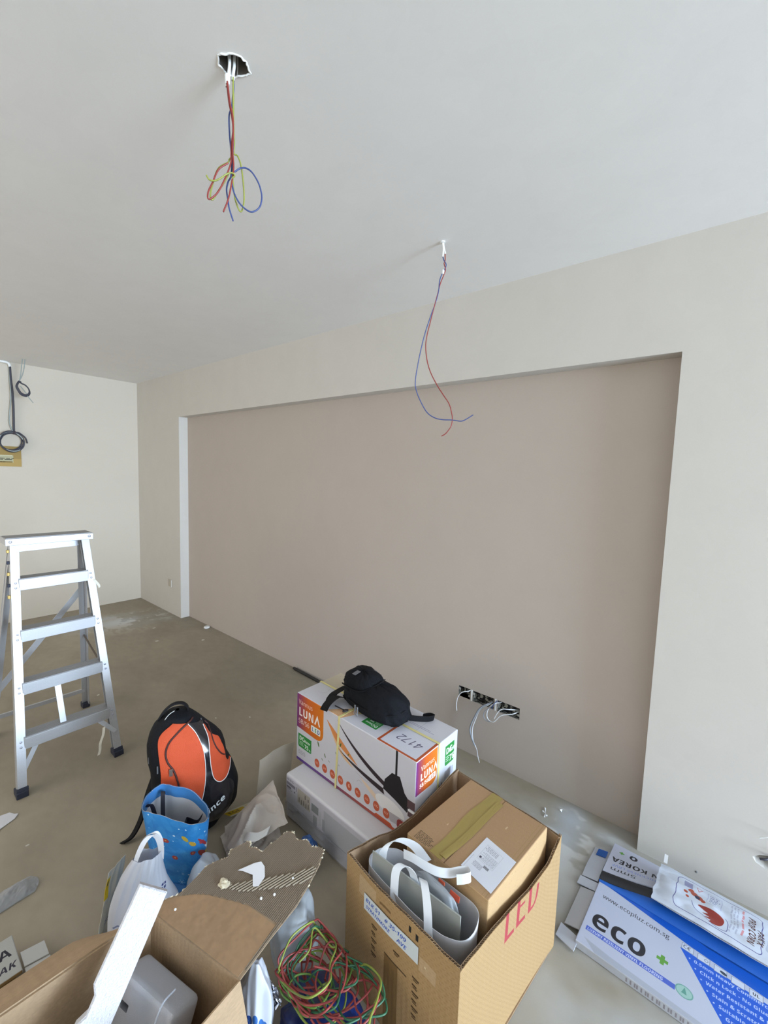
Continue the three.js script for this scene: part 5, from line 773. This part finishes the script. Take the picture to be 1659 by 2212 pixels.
// ------------------------------------------------------------ open box in the foreground, with a torn flap
{
  const t = thing('torn_box', 'open brown box in the foreground with a torn corrugated flap', 'box');
  const P1 = V(0.450, 0.35, -1.166), P2 = V(0.521, 0.35, -0.837), P3c = V(-0.06, 0.35, -0.775), P4 = V(-0.13, 0.35, -1.19);
  const inner = kraft(RGB(0.50, 0.345, 0.21)), outer = inner;
  const wall = (a, b, m, mi) => {
    const f = off => (u, v) => { const p = a.clone().lerp(b, u); const n = b.clone().sub(a).cross(V(0, 1, 0)).normalize(); const c = V(0.2, 0, -1.0), inn = c.clone().sub(p).setY(0).normalize(); p.addScaledVector(inn, 0.022 * (1 - v)); p.addScaledVector(n, off); p.y = 0.004 + v * 0.346; return p; };
    const q = part('side_panel', sheet(f(0), 24, 12, 0.004), m, t); return q;
  };
  wall(P1, P2, inner); wall(P2, P3c, inner); wall(P3c, P4, inner); wall(P4, P1, inner);
  part('base', (() => { const g = extrude([P1, P2, P3c, P4].map(p => [lerp(0.2, p.x, 0.95), -lerp(-1.0, p.z, 0.93)]), 0.004); g.rotateX(-Math.PI / 2); return at(g, 0, 0.001, 0); })(), inner, t);
  // flap folded down outside along the far rim
  const fA = V(0.452, 0.351, -1.170), fB = V(-0.13, 0.351, -1.194);
  part('outer_flap', sheet((u, v) => { const p = fA.clone().lerp(fB, u); p.z -= (0.03 + 0.085 * smooth(0, 0.3, u)) * v; p.y -= 0.055 * v - 0.006 * Math.sin(v * 3); return p; }, 30, 10, 0.004), outer, t, 'flap hanging down outside the far rim');
  part('near_flap', sheet((u, v) => { const p = P2.clone().lerp(P3c, u); p.z += 0.06 * v; p.y -= 0.16 * v; return p; }, 10, 6, 0.004), outer, t);
  // torn flap: smooth liner near the hinge, bare fluting beyond
  const U = V(0.211, 0, 0.978), Wd = V(0.972, 0.11, -0.209), Nn = Wd.clone().cross(U).normalize(); if (Nn.y < 0) Nn.negate();
  const toW = (a, b, h = 0) => V(0.450, 0.35, -1.166).addScaledVector(U, a).addScaledVector(Wd, b).addScaledVector(Nn, h);
  const mapFlap = g => { const p = g.attributes.position; for (let i = 0; i < p.count; i++) { const q = toW(p.getX(i), p.getY(i), p.getZ(i)); p.setXYZ(i, q.x, q.y, q.z); } g.computeVertexNormals(); return g; };
  const outl = [[0.0, 0.0], [-0.003, 0.024], [0.012, 0.045], [0.027, 0.061], [0.035, 0.099], [0.033, 0.155], [0.049, 0.183], [0.071, 0.208], [0.060, 0.228], [0.075, 0.252], [0.090, 0.277], [0.102, 0.275], [0.110, 0.262], [0.128, 0.272], [0.156, 0.269], [0.160, 0.30], [0.172, 0.325], [0.176, 0.35], [0.186, 0.364], [0.204, 0.367], [0.23, 0.352], [0.26, 0.366], [0.29, 0.355], [0.312, 0.364], [0.330, 0.362], [0.345, 0.317], [0.352, 0.26], [0.356, 0.192], [0.345, 0.099], [0.338, 0.0]];
  const fl = part('torn_flap', mapFlap(extrude(outl.slice().reverse(), 0.003).clone()), kraft(RGB(0.40, 0.29, 0.19)), t, 'flap torn open along its outer edge');
  // smooth brown liner left near the hinge, slightly proud
  const lin = [[0.0, 0.0], [0.0, 0.022], [0.030, 0.055], [0.071, 0.083], [0.11, 0.10], [0.154, 0.111], [0.20, 0.124], [0.240, 0.131], [0.29, 0.13], [0.335, 0.128], [0.334, 0.06], [0.33, 0.0]];
  part('liner', (() => { const g = mapFlap(extrude(lin.slice().reverse(), 0.0012).clone()); g.translate(0, 0.0032, 0); return g; })(), kraft(RGB(0.43, 0.275, 0.155)), fl, 'smooth brown liner near the fold');
  // exposed fluting: fine ridges running away from the hinge, clipped to the outline
  const inside = (poly, x, y) => { let c = false; for (let i = 0, j = poly.length - 1; i < poly.length; j = i++) { const [xi, yi] = poly[i], [xj, yj] = poly[j]; if ((yi > y) !== (yj > y) && x < (xj - xi) * (y - yi) / (yj - yi) + xi) c = !c; } return c; };
  const ridge = (poly, pitch, r, lift, dirx, keep) => {
    const out = []; const dy = 0.006;
    for (let s = -0.1; s < 0.5; s += pitch) {
      let run = null; for (let b = 0.02; b < 0.38; b += dy) {
        const a = s + dirx * (b - 0.1), ok = inside(poly, a, b) && !inside(lin, a, b) && keep(a, b);
        if (ok && !run) run = [a, b]; if ((!ok || b + dy >= 0.38) && run) { const e = [s + dirx * (b - dy - 0.1), b - dy]; if (e[1] - run[1] > 0.008) { const c = new THREE.CylinderGeometry(r, r, Math.hypot(e[0] - run[0], e[1] - run[1]), 5, 1); c.rotateZ(-Math.atan2(e[0] - run[0], e[1] - run[1])); c.scale(1, 1, 0.6); c.translate((run[0] + e[0]) / 2, (run[1] + e[1]) / 2, lift); out.push(c); } run = null; }
      }
    }
    return mapFlap(merge(out));
  };
  const flute = part('fluting', ridge(outl, 0.0052, 0.0021, 0.0034, 0.06, () => true), kraft(RGB(0.42, 0.33, 0.245)), fl, 'bare corrugated fluting'); flute.userData.kind = 'stuff';
  // raw torn lines where pale fibre shows
  const fib = std(RGB(0.70, 0.62, 0.46), 0.95);
  const frag = []; for (let k = 0; k < outl.length - 1; k++) { if (k < 1 || k > 26) continue; const a = outl[k], b = outl[k + 1]; for (let j = 0; j < 3; j++) { const s = rnd(), g = new THREE.TetrahedronGeometry(rr(0.002, 0.006), 0); g.scale(1.3, 0.6, 0.5); g.rotateZ(rnd() * 6); g.translate(lerp(a[0], b[0], s), lerp(a[1], b[1], s), 0.003); frag.push(g); } }
  part('torn_fibre', mapFlap(merge(frag)), fib, fl, 'pale torn paper fibre').userData.kind = 'stuff';
  // second torn band across the flap with a striped gap
  const band = [[0.137, 0.132], [0.150, 0.155], [0.19, 0.185], [0.24, 0.222], [0.30, 0.268], [0.345, 0.315], [0.350, 0.262], [0.31, 0.226], [0.26, 0.190], [0.21, 0.16], [0.175, 0.143]];
  part('torn_band', ridge(band, 0.0085, 0.0026, 0.0065, 0.55, () => true), kraft(RGB(0.66, 0.56, 0.43)), fl, 'striped band of torn fluting');
  part('curl', mapFlap((() => { const g = new THREE.IcosahedronGeometry(0.013, 2), p = g.attributes.position; for (let i = 0; i < p.count; i++) { const k = 1 + 0.7 * N3(p.getX(i) * 160, p.getY(i) * 160, p.getZ(i) * 160); p.setXYZ(i, p.getX(i) * k * 1.3, p.getY(i) * k, p.getZ(i) * k * 0.5); } g.translate(0.128, 0.142, 0.008); return g; })()), fib, fl, 'curled scrap of liner');
  const scrap = extrude([[0.135, 0.20], [0.15, 0.205], [0.185, 0.21], [0.21, 0.185], [0.224, 0.193], [0.222, 0.222], [0.20, 0.245], [0.18, 0.252], [0.165, 0.24]].map(([a, b]) => [a + 0.0, b - 0.012]).reverse(), 0.0008);
  const sc = single('paper_scrap', 'torn white paper scrap stuck on the torn cardboard flap', 'paper', (() => { const g = mapFlap(scrap); g.translate(0, 0.0078, 0); return g; })(), std(RGB(0.86, 0.86, 0.90), 0.7));
  for (const [a, b, where] of [[0.06, 0.03, 'near the fold of the torn flap'], [0.30, 0.245, 'at the right end of the striped torn band'], [0.255, 0.16, 'below the striped torn band on the flap'], [0.282, 0.185, 'farthest below the striped torn band, by the flap edge']]) {
    const g = new THREE.IcosahedronGeometry(rr(0.003, 0.0045), 0), q = toW(a, b, 0.0085); g.translate(q.x, q.y, q.z); single('foam_crumb', 'tiny white foam crumb ' + where, 'foam crumb', g, std(RGB(0.8, 0.8, 0.82), 0.8), 'foam crumbs on the flap');
  }
}
const eps = std(RGB(0.70, 0.70, 0.745), 0.75, { bumpMap: rep(paintBump, 6, 6), bumpScale: 0.003 });
{ // long foam bar with a notch
  const prof = [[0, 0], [0.066, 0], [0.066, 0.60], [0.0, 0.60], [0.0, 0.425], [0.013, 0.408], [0.014, 0.375], [0.0, 0.355]];
  const g = extrude(prof.map(([x, y]) => [x - 0.033, y - 0.30]), 0.042, 0.004); g.translate(0, 0, -0.021);
  const top = V(0.428, 0.485, -1.100), bot = V(0.055, 0.10, -0.945), ax = top.clone().sub(bot).normalize(), zz = V(-0.35, 0.55, 0.75), zp = zz.sub(ax.clone().multiplyScalar(zz.dot(ax))).normalize(), xx = ax.clone().cross(zp).normalize();
  g.applyMatrix4(new THREE.Matrix4().makeBasis(xx, ax, zp).setPosition(top.clone().addScaledVector(ax, -0.30)));
  single('foam_bar', 'long white foam bar with a notch leaning out of the foreground box', 'foam', g, eps);
}
{ // moulded foam block with slots
  const t = thing('foam_block', 'moulded white foam block with slots inside the foreground box', 'foam', [0.352, 0.178, -1.005], 0.215);
  let bk = new Brush(rbox(0.088, 0.28, 0.205, 0.016, 3)); bk.updateMatrixWorld(); const ev = new Evaluator(); ev.attributes = ['position', 'normal', 'uv']; ev.useGroups = false;
  for (const [y, z, l] of [[0.085, -0.050, 0.028], [0.060, 0.022, 0.050]]) { const c = new Brush(rbox(0.08, 0.015, l, 0.003)); c.position.set(-0.05, y, z); c.updateMatrixWorld(); bk = ev.evaluate(bk, c, SUBTRACTION); bk.updateMatrixWorld(); }   // real slots
  const bg = bk.geometry; bg.clearGroups(); bg.rotateZ(-0.45); part('body', bg, eps, t);
  part('cord', tube([[0.055, 0.146, 0.062], [0.018, 0.152, 0.066], [-0.010, 0.118, 0.07], [-0.040, 0.06, 0.075]], 0.0024, 30, 6), std(RGB(0.45, 0.48, 0.54), 0.6), t);
  const u = thing('foam_piece', 'grey-white foam offcut at the bottom of the foreground box', 'foam', [0.175, 0.041, -0.99], 0.2);
  part('body', rbox(0.10, 0.07, 0.06, 0.012, 3), eps, u);
  const w = thing('foam_piece', 'white foam panel lying against the inner wall of the foreground box', 'foam', [0.13, 0.072, -1.118], 0.03);
  part('body', rbox(0.30, 0.13, 0.03, 0.008, 3), eps, w);
  const v = thing('wrap_roll', 'rumpled translucent wrap inside the foreground box', 'plastic film', [0.20, 0.046, -0.878]);
  part('film', crumple(0.08, 0.044, 0.030, 0.25, 15.2), hdpe(RGB(0.62, 0.6, 0.56), 0.2), v);
}
// ------------------------------------------------------------ flattened flooring carton at the right
{
  const t = thing('flat_carton', 'flattened white and blue vinyl flooring carton lying by the right wall', 'carton', [1.60, 0, -0.295], -Math.PI / 2 - 0.035);
  // local x = along the carton (to the right in the picture), local -z = towards the wall
  const ink = '#23252e';
  const main = canvasTex(1800, 560, (x, w, h) => {
    const S = h / 0.29, X = v => v * S, Y = v => h - v * S;       // v: metres from left end / from near edge
    x.fillStyle = '#bcc2d6'; x.fillRect(0, 0, w, h);
    x.fillStyle = '#1359c4'; x.beginPath(); x.moveTo(X(0.02), 0); x.lineTo(X(0.30), Y(0.247)); x.lineTo(X(0.55), Y(0.225)); x.lineTo(w, Y(0.215)); x.lineTo(w, 0); x.fill();
    x.fillStyle = '#0f4390'; x.beginPath(); x.moveTo(X(0.30), 0); x.lineTo(w, 0); x.lineTo(w, 16); x.lineTo(X(0.34), 16); x.fill();
    x.fillStyle = '#1559cf'; x.beginPath(); x.moveTo(X(0.272), Y(0.222)); x.lineTo(w, Y(0.19)); x.lineTo(w, Y(0.04)); x.lineTo(X(0.405), Y(0.042)); x.fill();
    text(x, 'www.ecopluz.com.sg', X(0.028), Y(0.226), 47, ink, { style: 'normal', rot: 0.012, sx: 0.93 });
    text(x, 'eco', X(0.018), Y(0.090), 205, ink, { style: 'bold', sx: 0.98 });
    x.fillStyle = '#5f9e3f'; x.fillRect(X(0.218), Y(0.138), 62, 22); x.fillRect(X(0.218) + 20, Y(0.138) - 22, 22, 66);
    x.fillStyle = '#4a63c4'; x.fillRect(X(0.015), Y(0.078), X(0.262), 34); text(x, 'LUXURY RESILIENT VINYL FLOORING', X(0.019), Y(0.078) + 29, 29, '#cdd6f2', { style: 'bold', sx: 0.86 });
    x.strokeStyle = '#8a90a4'; x.lineWidth = 3; for (let i = 0; i < 5; i++) { const bx = X(0.276 + i * 0.044), by = Y(0.245 - i * 0.004); x.fillStyle = '#cdd5e6'; x.fillRect(bx, by, 62, 44); x.strokeRect(bx, by, 62, 44); }
    text(x, 'C€', X(0.279), Y(0.245) + 34, 36, ink, { style: 'normal' }); x.strokeStyle = '#70798c'; x.beginPath(); x.arc(X(0.343), Y(0.241) + 22, 9, 0, 7); x.stroke(); x.fillRect(X(0.323), Y(0.241) + 12, 22, 18); x.fillStyle = '#3b4654'; x.beginPath(); x.ellipse(X(0.388), Y(0.237) + 26, 18, 10, 0.2, 0, 7); x.fill(); text(x, 'UL', X(0.459), Y(0.229) + 30, 26, ink);
    const lines = ['0.5mm Heavy Commercial Wear Layer', 'Click n Lock - No Glue Needed', 'Water Resistant & Fire Retardant', 'Stain & Scratch Resistant', 'Suitable for Domestic & Commercial', 'Green Label - Low VOC'];
    lines.forEach((s, i) => text(x, '•  ' + s, X(0.298 + i * 0.0175), Y(0.196 - i * 0.0245), 31, '#b9c8ee', { style: 'bold' }));
    x.fillStyle = '#9cc3bd'; x.beginPath(); x.ellipse(X(0.300), Y(0.075), 42, 36, 0, 0, 7); x.fill(); x.strokeStyle = '#6fa39c'; x.lineWidth = 6; x.stroke(); x.fillStyle = '#5d9a8e'; x.beginPath(); x.moveTo(X(0.300) - 14, Y(0.068)); x.lineTo(X(0.300) + 14, Y(0.068)); x.lineTo(X(0.300), Y(0.090)); x.fill();
    x.fillStyle = '#aab0c0'; x.beginPath(); x.moveTo(X(0.02), Y(0.03)); x.lineTo(X(0.10), Y(0.022)); x.lineTo(X(0.5), Y(0.012)); x.lineTo(X(0.5), h); x.lineTo(X(0.06), h); x.fill();   // scuffed grey edge
    x.fillStyle = 'rgba(235,240,252,0.85)'; x.beginPath(); x.moveTo(X(0.47), Y(0.085)); x.lineTo(X(0.53), Y(0.04)); x.lineTo(X(0.52), Y(0.032)); x.fill();
  });
  const sideTex = canvasTex(1024, 64, (x, w, h) => { x.fillStyle = '#b9bdc8'; x.fillRect(0, 0, w, h); for (let i = 0; i < 26; i++) { x.fillStyle = '#8e8a93'; x.fillRect(170 + i * 11 + (i % 3) * 2, 14, 5, 34); } scribble(x, 480, 20, 160, 30, 2, '#9a8d8f', 6, 4); });
  const wht = std(RGB(0.55, 0.58, 0.66), 0.55), grey = std(0xffffff, 0.7, { map: sideTex }), black = phys(RGB(0.018, 0.019, 0.024), 0.4);
  const L = 0.93;
  part('main_panel', at(rbox(L, 0.028, 0.29, 0.003, 2), L / 2, 0.0145, -0.012), [wht, wht, phys(0xffffff, 0.4, { map: main, clearcoat: 0.25, clearcoatRoughness: 0.3 }), wht, grey, wht], t);
  const sz = x => -0.158 - 0.060 * smooth(-0.05, 0.30, x), sy = x => 0.030 + 0.022 * smooth(0, 0.3, x);   // the opened side bows up away from the fold
  part('blue_side', sheet((u, v) => V(u * L, lerp(0.0285, sy(u * L), v) + 0.004 * Math.sin(v * 3.1), lerp(-0.154, sz(u * L), v)), 24, 6, 0.003), phys(RGB(0.012, 0.115, 0.50), 0.4), t, 'blue printed side strip');
  part('spine', sheet((u, v) => V(u * L, sy(u * L) + 0.010 * Math.sin(v * 2.2), sz(u * L) - 0.038 * v), 8, 6, 0.003), black, t, 'black printed spine');
  const up = canvasTex(1800, 400, (x, w, h) => {
    x.fillStyle = '#c0c4d6'; x.fillRect(0, 0, w, h); x.save(); x.translate(w * 0.5, h * 0.5); x.rotate(Math.PI); x.translate(-w * 0.5, -h * 0.5);   // print is upside down
    const R = v => w - v * 1935;
    text(x, 'MADE IN KOREA', R(0.012), 222, 82, '#1c1d25', { align: 'right', sx: 0.92 }); text(x, 'THICKNESS LRVF', R(0.02), 134, 42, '#7d92d6', { align: 'right', style: 'normal' }); text(x, '5mm', R(0.018), 84, 60, '#23252e', { align: 'right', style: 'normal', sx: 1.25 });
    text(x, 'o', R(0.062), 345, 110, '#23252e', { align: 'right' }); x.fillStyle = '#5f9e3f'; x.fillRect(R(0.045), 306, 34, 12); x.fillRect(R(0.045) + 11, 295, 12, 34);
    text(x, 'Loading', R(0.20), 300, 30, '#9a9dab', { align: 'right', style: 'normal' }); x.restore();
  });
  part('upper_panel', sheet((u, v) => V(0.0 + u * L, lerp(sy(u * L) + 0.009, 0.022, v) + 0.003 * Math.sin(u * 7), lerp(sz(u * L) - 0.040, -0.397, v)), 20, 8, 0.004), phys(0xffffff, 0.42, { map: up }), t, 'upper panel with upside-down print');
  part('end_flap', sheet((u, v) => V(-0.062 + 0.058 * u, 0.010 + 0.012 * u + 0.006 * Math.sin(v * 5), -0.155 - 0.185 * v), 8, 12, 0.003), wht, t);
  part('flap_square', sheet((u, v) => V(-0.047 + 0.036 * u, 0.018 + 0.008 * u + 0.006 * Math.sin(lerp(0.76, 0.96, v) * 5), -0.155 - 0.185 * lerp(0.74, 0.96, v)), 4, 6, 0.002), std(RGB(0.02, 0.115, 0.45), 0.45), t, 'blue printed square');
  part('end_flap', sheet((u, v) => V(-0.066 + 0.066 * u, 0.012 + 0.010 * u, -0.105 - 0.042 * v), 6, 4, 0.003), wht, t);
  part('end_flap', sheet((u, v) => V(-0.050 + 0.05 * u, 0.010 + 0.012 * u, 0.085 - 0.185 * v), 6, 8, 0.003), std(RGB(0.50, 0.50, 0.52), 0.6), t, 'greyish bare flap');
  part('end_flap', sheet((u, v) => V(-0.060 + 0.066 * u, 0.008 + 0.008 * u, 0.145 - 0.055 * v + 0.02 * u), 6, 4, 0.003), wht, t);
}
{ // printed white plastic pouch on the flat carton
  const t = thing('snack_pouch', 'crinkled white pouch printed with a red bottle picture on the flat carton', 'pouch', [1.868, 0.056, -0.108], -Math.PI / 2 - 0.05);
  const tex = canvasTex(1024, 560, (x, w, h) => {
    x.fillStyle = '#c6cedd'; x.fillRect(0, 0, w, h); x.strokeStyle = '#4a4a86'; x.lineWidth = 6; x.beginPath(); x.roundRect(170, 60, 660, 440, 40); x.stroke();
    x.fillStyle = '#8d90b4'; x.fillRect(225, 90, 70, 80); x.strokeStyle = '#b06a70'; x.lineWidth = 6; x.beginPath(); x.moveTo(330, 110); x.lineTo(380, 120); x.lineTo(345, 160); x.closePath(); x.stroke();
    // red drip bottle picture
    x.fillStyle = '#8f2a22'; x.beginPath(); x.moveTo(360, 330); x.quadraticCurveTo(420, 300, 520, 330); x.quadraticCurveTo(575, 360, 560, 420); x.quadraticCurveTo(530, 480, 450, 470); x.lineTo(470, 440); x.lineTo(420, 440); x.lineTo(460, 410); x.lineTo(400, 400); x.lineTo(440, 375); x.lineTo(350, 345); x.fill();
    x.strokeStyle = '#55558a'; x.lineWidth = 5; x.beginPath(); x.moveTo(300, 330); x.quadraticCurveTo(320, 420, 400, 430); x.quadraticCurveTo(500, 510, 580, 470); x.quadraticCurveTo(620, 400, 560, 330); x.stroke();
    x.fillStyle = '#a8452c'; for (const [a, b, r] of [[290, 200, 24], [320, 230, 30], [360, 250, 30], [250, 250, 18], [390, 270, 20], [265, 300, 14]]) { x.beginPath(); x.arc(a, b, r, 0, 7); x.fill(); } x.fillStyle = '#26264a'; x.beginPath(); x.arc(345, 255, 22, 0, 7); x.fill();
    x.strokeStyle = '#9aa0c0'; x.lineWidth = 4; x.strokeRect(420, 110, 110, 150); scribble(x, 436, 130, 80, 100, 5, '#8388ac', 8, 12);
    x.save(); x.translate(690, 80); x.rotate(Math.PI / 2); scribble(x, 0, 30, 380, 70, 3, 'rgba(150,155,180,0.6)', 10, 17); scribble(x, 0, -10, 360, 30, 1, 'rgba(200,110,115,0.7)', 12, 19); text(x, 'PROP CORN', 30, -42, 70, '#4a1f1c', { style: 'bold italic', sx: 0.85 }); text(x, 'PAK X', 150, -108, 62, '#43201d', { style: 'bold italic' }); x.restore();
    x.fillStyle = 'rgba(120,130,160,0.35)'; x.beginPath(); x.ellipse(900, 300, 34, 130, 0.2, 0, 7); x.fill();
  });
  const f = s => (u, v) => { const e = Math.sin(Math.PI * clamp(u, 0.02, 0.98)) ** 0.4 * Math.sin(Math.PI * clamp(v, 0.02, 0.98)) ** 0.5; return V(-0.005 + 0.375 * u + 0.006 * N3(v * 6, 1, 1), 0.022 + s * (0.014 * e + 0.006 * N3(u * 7, v * 5, 2 + s) * e) + 0.01 * (1 - u) * Math.max(0, N3(v * 5, 3, u * 4)), 0.112 - 0.190 * v); };
  part('front_film', sheet(f(1), 60, 40, 0.0006), phys(0xffffff, 0.32, { map: tex, clearcoat: 0.4, clearcoatRoughness: 0.25 }), t);
  part('back_film', sheet(f(-0.7), 40, 24, 0.0006), hdpe(RGB(0.85, 0.87, 0.9), 0.1), t);
  part('torn_tip', sheet((u, v) => V(0.002 + 0.012 * u, 0.03 + 0.028 * v, -0.083 - 0.012 * v), 4, 6, 0.0008), hdpe(RGB(0.9, 0.92, 0.95), 0.1), t);
}
// ------------------------------------------------------------ litter on the floor
single('black_rod', 'thin black rod lying on the floor along the recess', 'rod', tube([[2.118, 0.012, -2.63], [2.112, 0.012, -2.45], [2.104, 0.012, -2.25], [2.096, 0.012, -2.05]], 0.011, 20, 10), std(RGB(0.015, 0.014, 0.014), 0.5));
single('tape_ring', 'small white ring lying on the floor at the recess foot', 'ring', (() => { const g = new THREE.TorusGeometry(0.02, 0.009, 10, 24); g.rotateX(Math.PI / 2); return at(g, 2.095, 0.0095, -3.97); })(), std(RGB(0.8, 0.8, 0.78), 0.6));
{
  const t = thing('plaster_crumb', 'splayed white plaster fragment on the floor behind the big carton', 'debris', [1.985, 0.003, -0.575]);
  const m = std(RGB(0.88, 0.89, 0.90), 0.8); for (const [a, l] of [[0.4, 0.034], [1.2, 0.016], [3.3, 0.024], [3.9, 0.014]]) part('shard', (() => { const g = new THREE.ConeGeometry(0.004, l, 5); g.rotateZ(Math.PI / 2); g.translate(l / 2, 0.002, 0); g.rotateY(a); return g; })(), m, t);
  single('plaster_crumb', 'tiny lone white plaster chip near the recess floor', 'debris', at(new THREE.TetrahedronGeometry(0.008, 0), 2.055, 0.004, -0.525), m);
}
{ // scraps at the left edge
  const g = extrude([[-0.20, 0.10], [0.005, 0.055], [0.018, 0.03], [0.03, 0.02], [0.012, -0.005], [-0.04, -0.03], [-0.075, -0.075], [-0.2, -0.13]], 0.002); g.rotateX(-Math.PI / 2); at(g, 0.335, 0.002, -2.375);
  single('paper_scrap', 'torn pale grey paper scrap on the floor at the left edge', 'paper', g, std(RGB(0.66, 0.66, 0.70), 0.7));
  const f = thing('clear_film', 'shiny strip of clear film lying on the floor at the left edge', 'plastic film');
  part('film', sheet((u, v) => V(0.10 + 0.225 * u + 0.02 * Math.sin(v * 3.1), 0.003 + 0.030 * Math.sin(Math.PI * v) ** 0.7 * (0.7 + 0.5 * N3(u * 4, v * 2, 1)) * Math.min(1, (1.02 - u) * 6) + 0.004 * Math.abs(N3(u * 14, v * 5, 4)), -1.872 - 0.02 * u - 0.09 * v), 60, 30, 0.0003), phys(RGB(0.80, 0.82, 0.85), 0.2, { transmission: 0.78, thickness: 0, side: THREE.DoubleSide }), f);
  const c = thing('carton_offcut', 'white flooring carton end with black letters at the lower left edge', 'carton', [0.0, 0, -1.63], 0.0);
  const tex = canvasTex(1024, 350, (x, w, h) => { x.fillStyle = '#b4b4b0'; x.fillRect(0, 0, w, h); text(x, 'MADE IN KOREA', 996, 178, 112, '#1f1d2a', { align: 'right' }); text(x, '5mm', 940, 70, 70, '#3a3a52', { align: 'right' }); text(x, 'NAK', 1000, 290, 74, '#2a2838', { align: 'right', style: 'bold italic' }); });
  const k = std(RGB(0.30, 0.19, 0.075), 0.8), w = std(RGB(0.60, 0.60, 0.58), 0.65);
  part('panel', (() => { const g = rbox(0.44, 0.012, 0.15, 0.003); g.rotateY(0.0); return at(g, 0.01, 0.050, 0); })(), [w, w, std(0xffffff, 0.6, { map: tex }), k, k, w], c);
  part('core', at(rbox(0.43, 0.042, 0.13, 0.003), 0.0, 0.0215, 0.02), k, c, 'brown carton body');
  part('end_flap', sheet((u, v) => V(0.236 + 0.06 * u, 0.05 - 0.012 * u, 0.064 - 0.058 * v), 6, 6, 0.003), w, c); part('end_flap', sheet((u, v) => V(0.236 + 0.062 * u, 0.046 - 0.012 * u, 0.088 - 0.022 * v), 6, 4, 0.003), w, c);
}
{ // snack packet and clear bag inside the paper bag
  const t = thing('clear_packet', 'clear packet with orange print inside the white paper bag', 'packet', CT.p, CT.r);
  part('film', at(crumple(0.016, 0.05, 0.085, 0.2, 3.9, 72, 52, 20), -0.158, 0.37, 0.03), clearFilm(), t);
  part('insert', sheet((u, v) => V(-0.157 + 0.006 * N3(u * 4, v * 4, 1), 0.35 + 0.05 * v, 0.0 + 0.09 * u), 16, 8, 0.001), std(RGB(0.75, 0.70, 0.66), 0.6), t);
  part('orange_print', sheet((u, v) => V(-0.142 + 0.004 * v, 0.392 + 0.016 * v, 0.072 + 0.032 * u), 4, 4, 0.002), std(RGB(0.72, 0.11, 0.05), 0.5), t, 'orange printed corner');
  part('orange_print', sheet((u, v) => V(-0.140, 0.404 + 0.010 * v, 0.03 + 0.022 * u), 4, 4, 0.002), std(RGB(0.72, 0.13, 0.06), 0.5), t, 'orange printed corner');
}

shade(scene);
renderer.render(scene, camera);
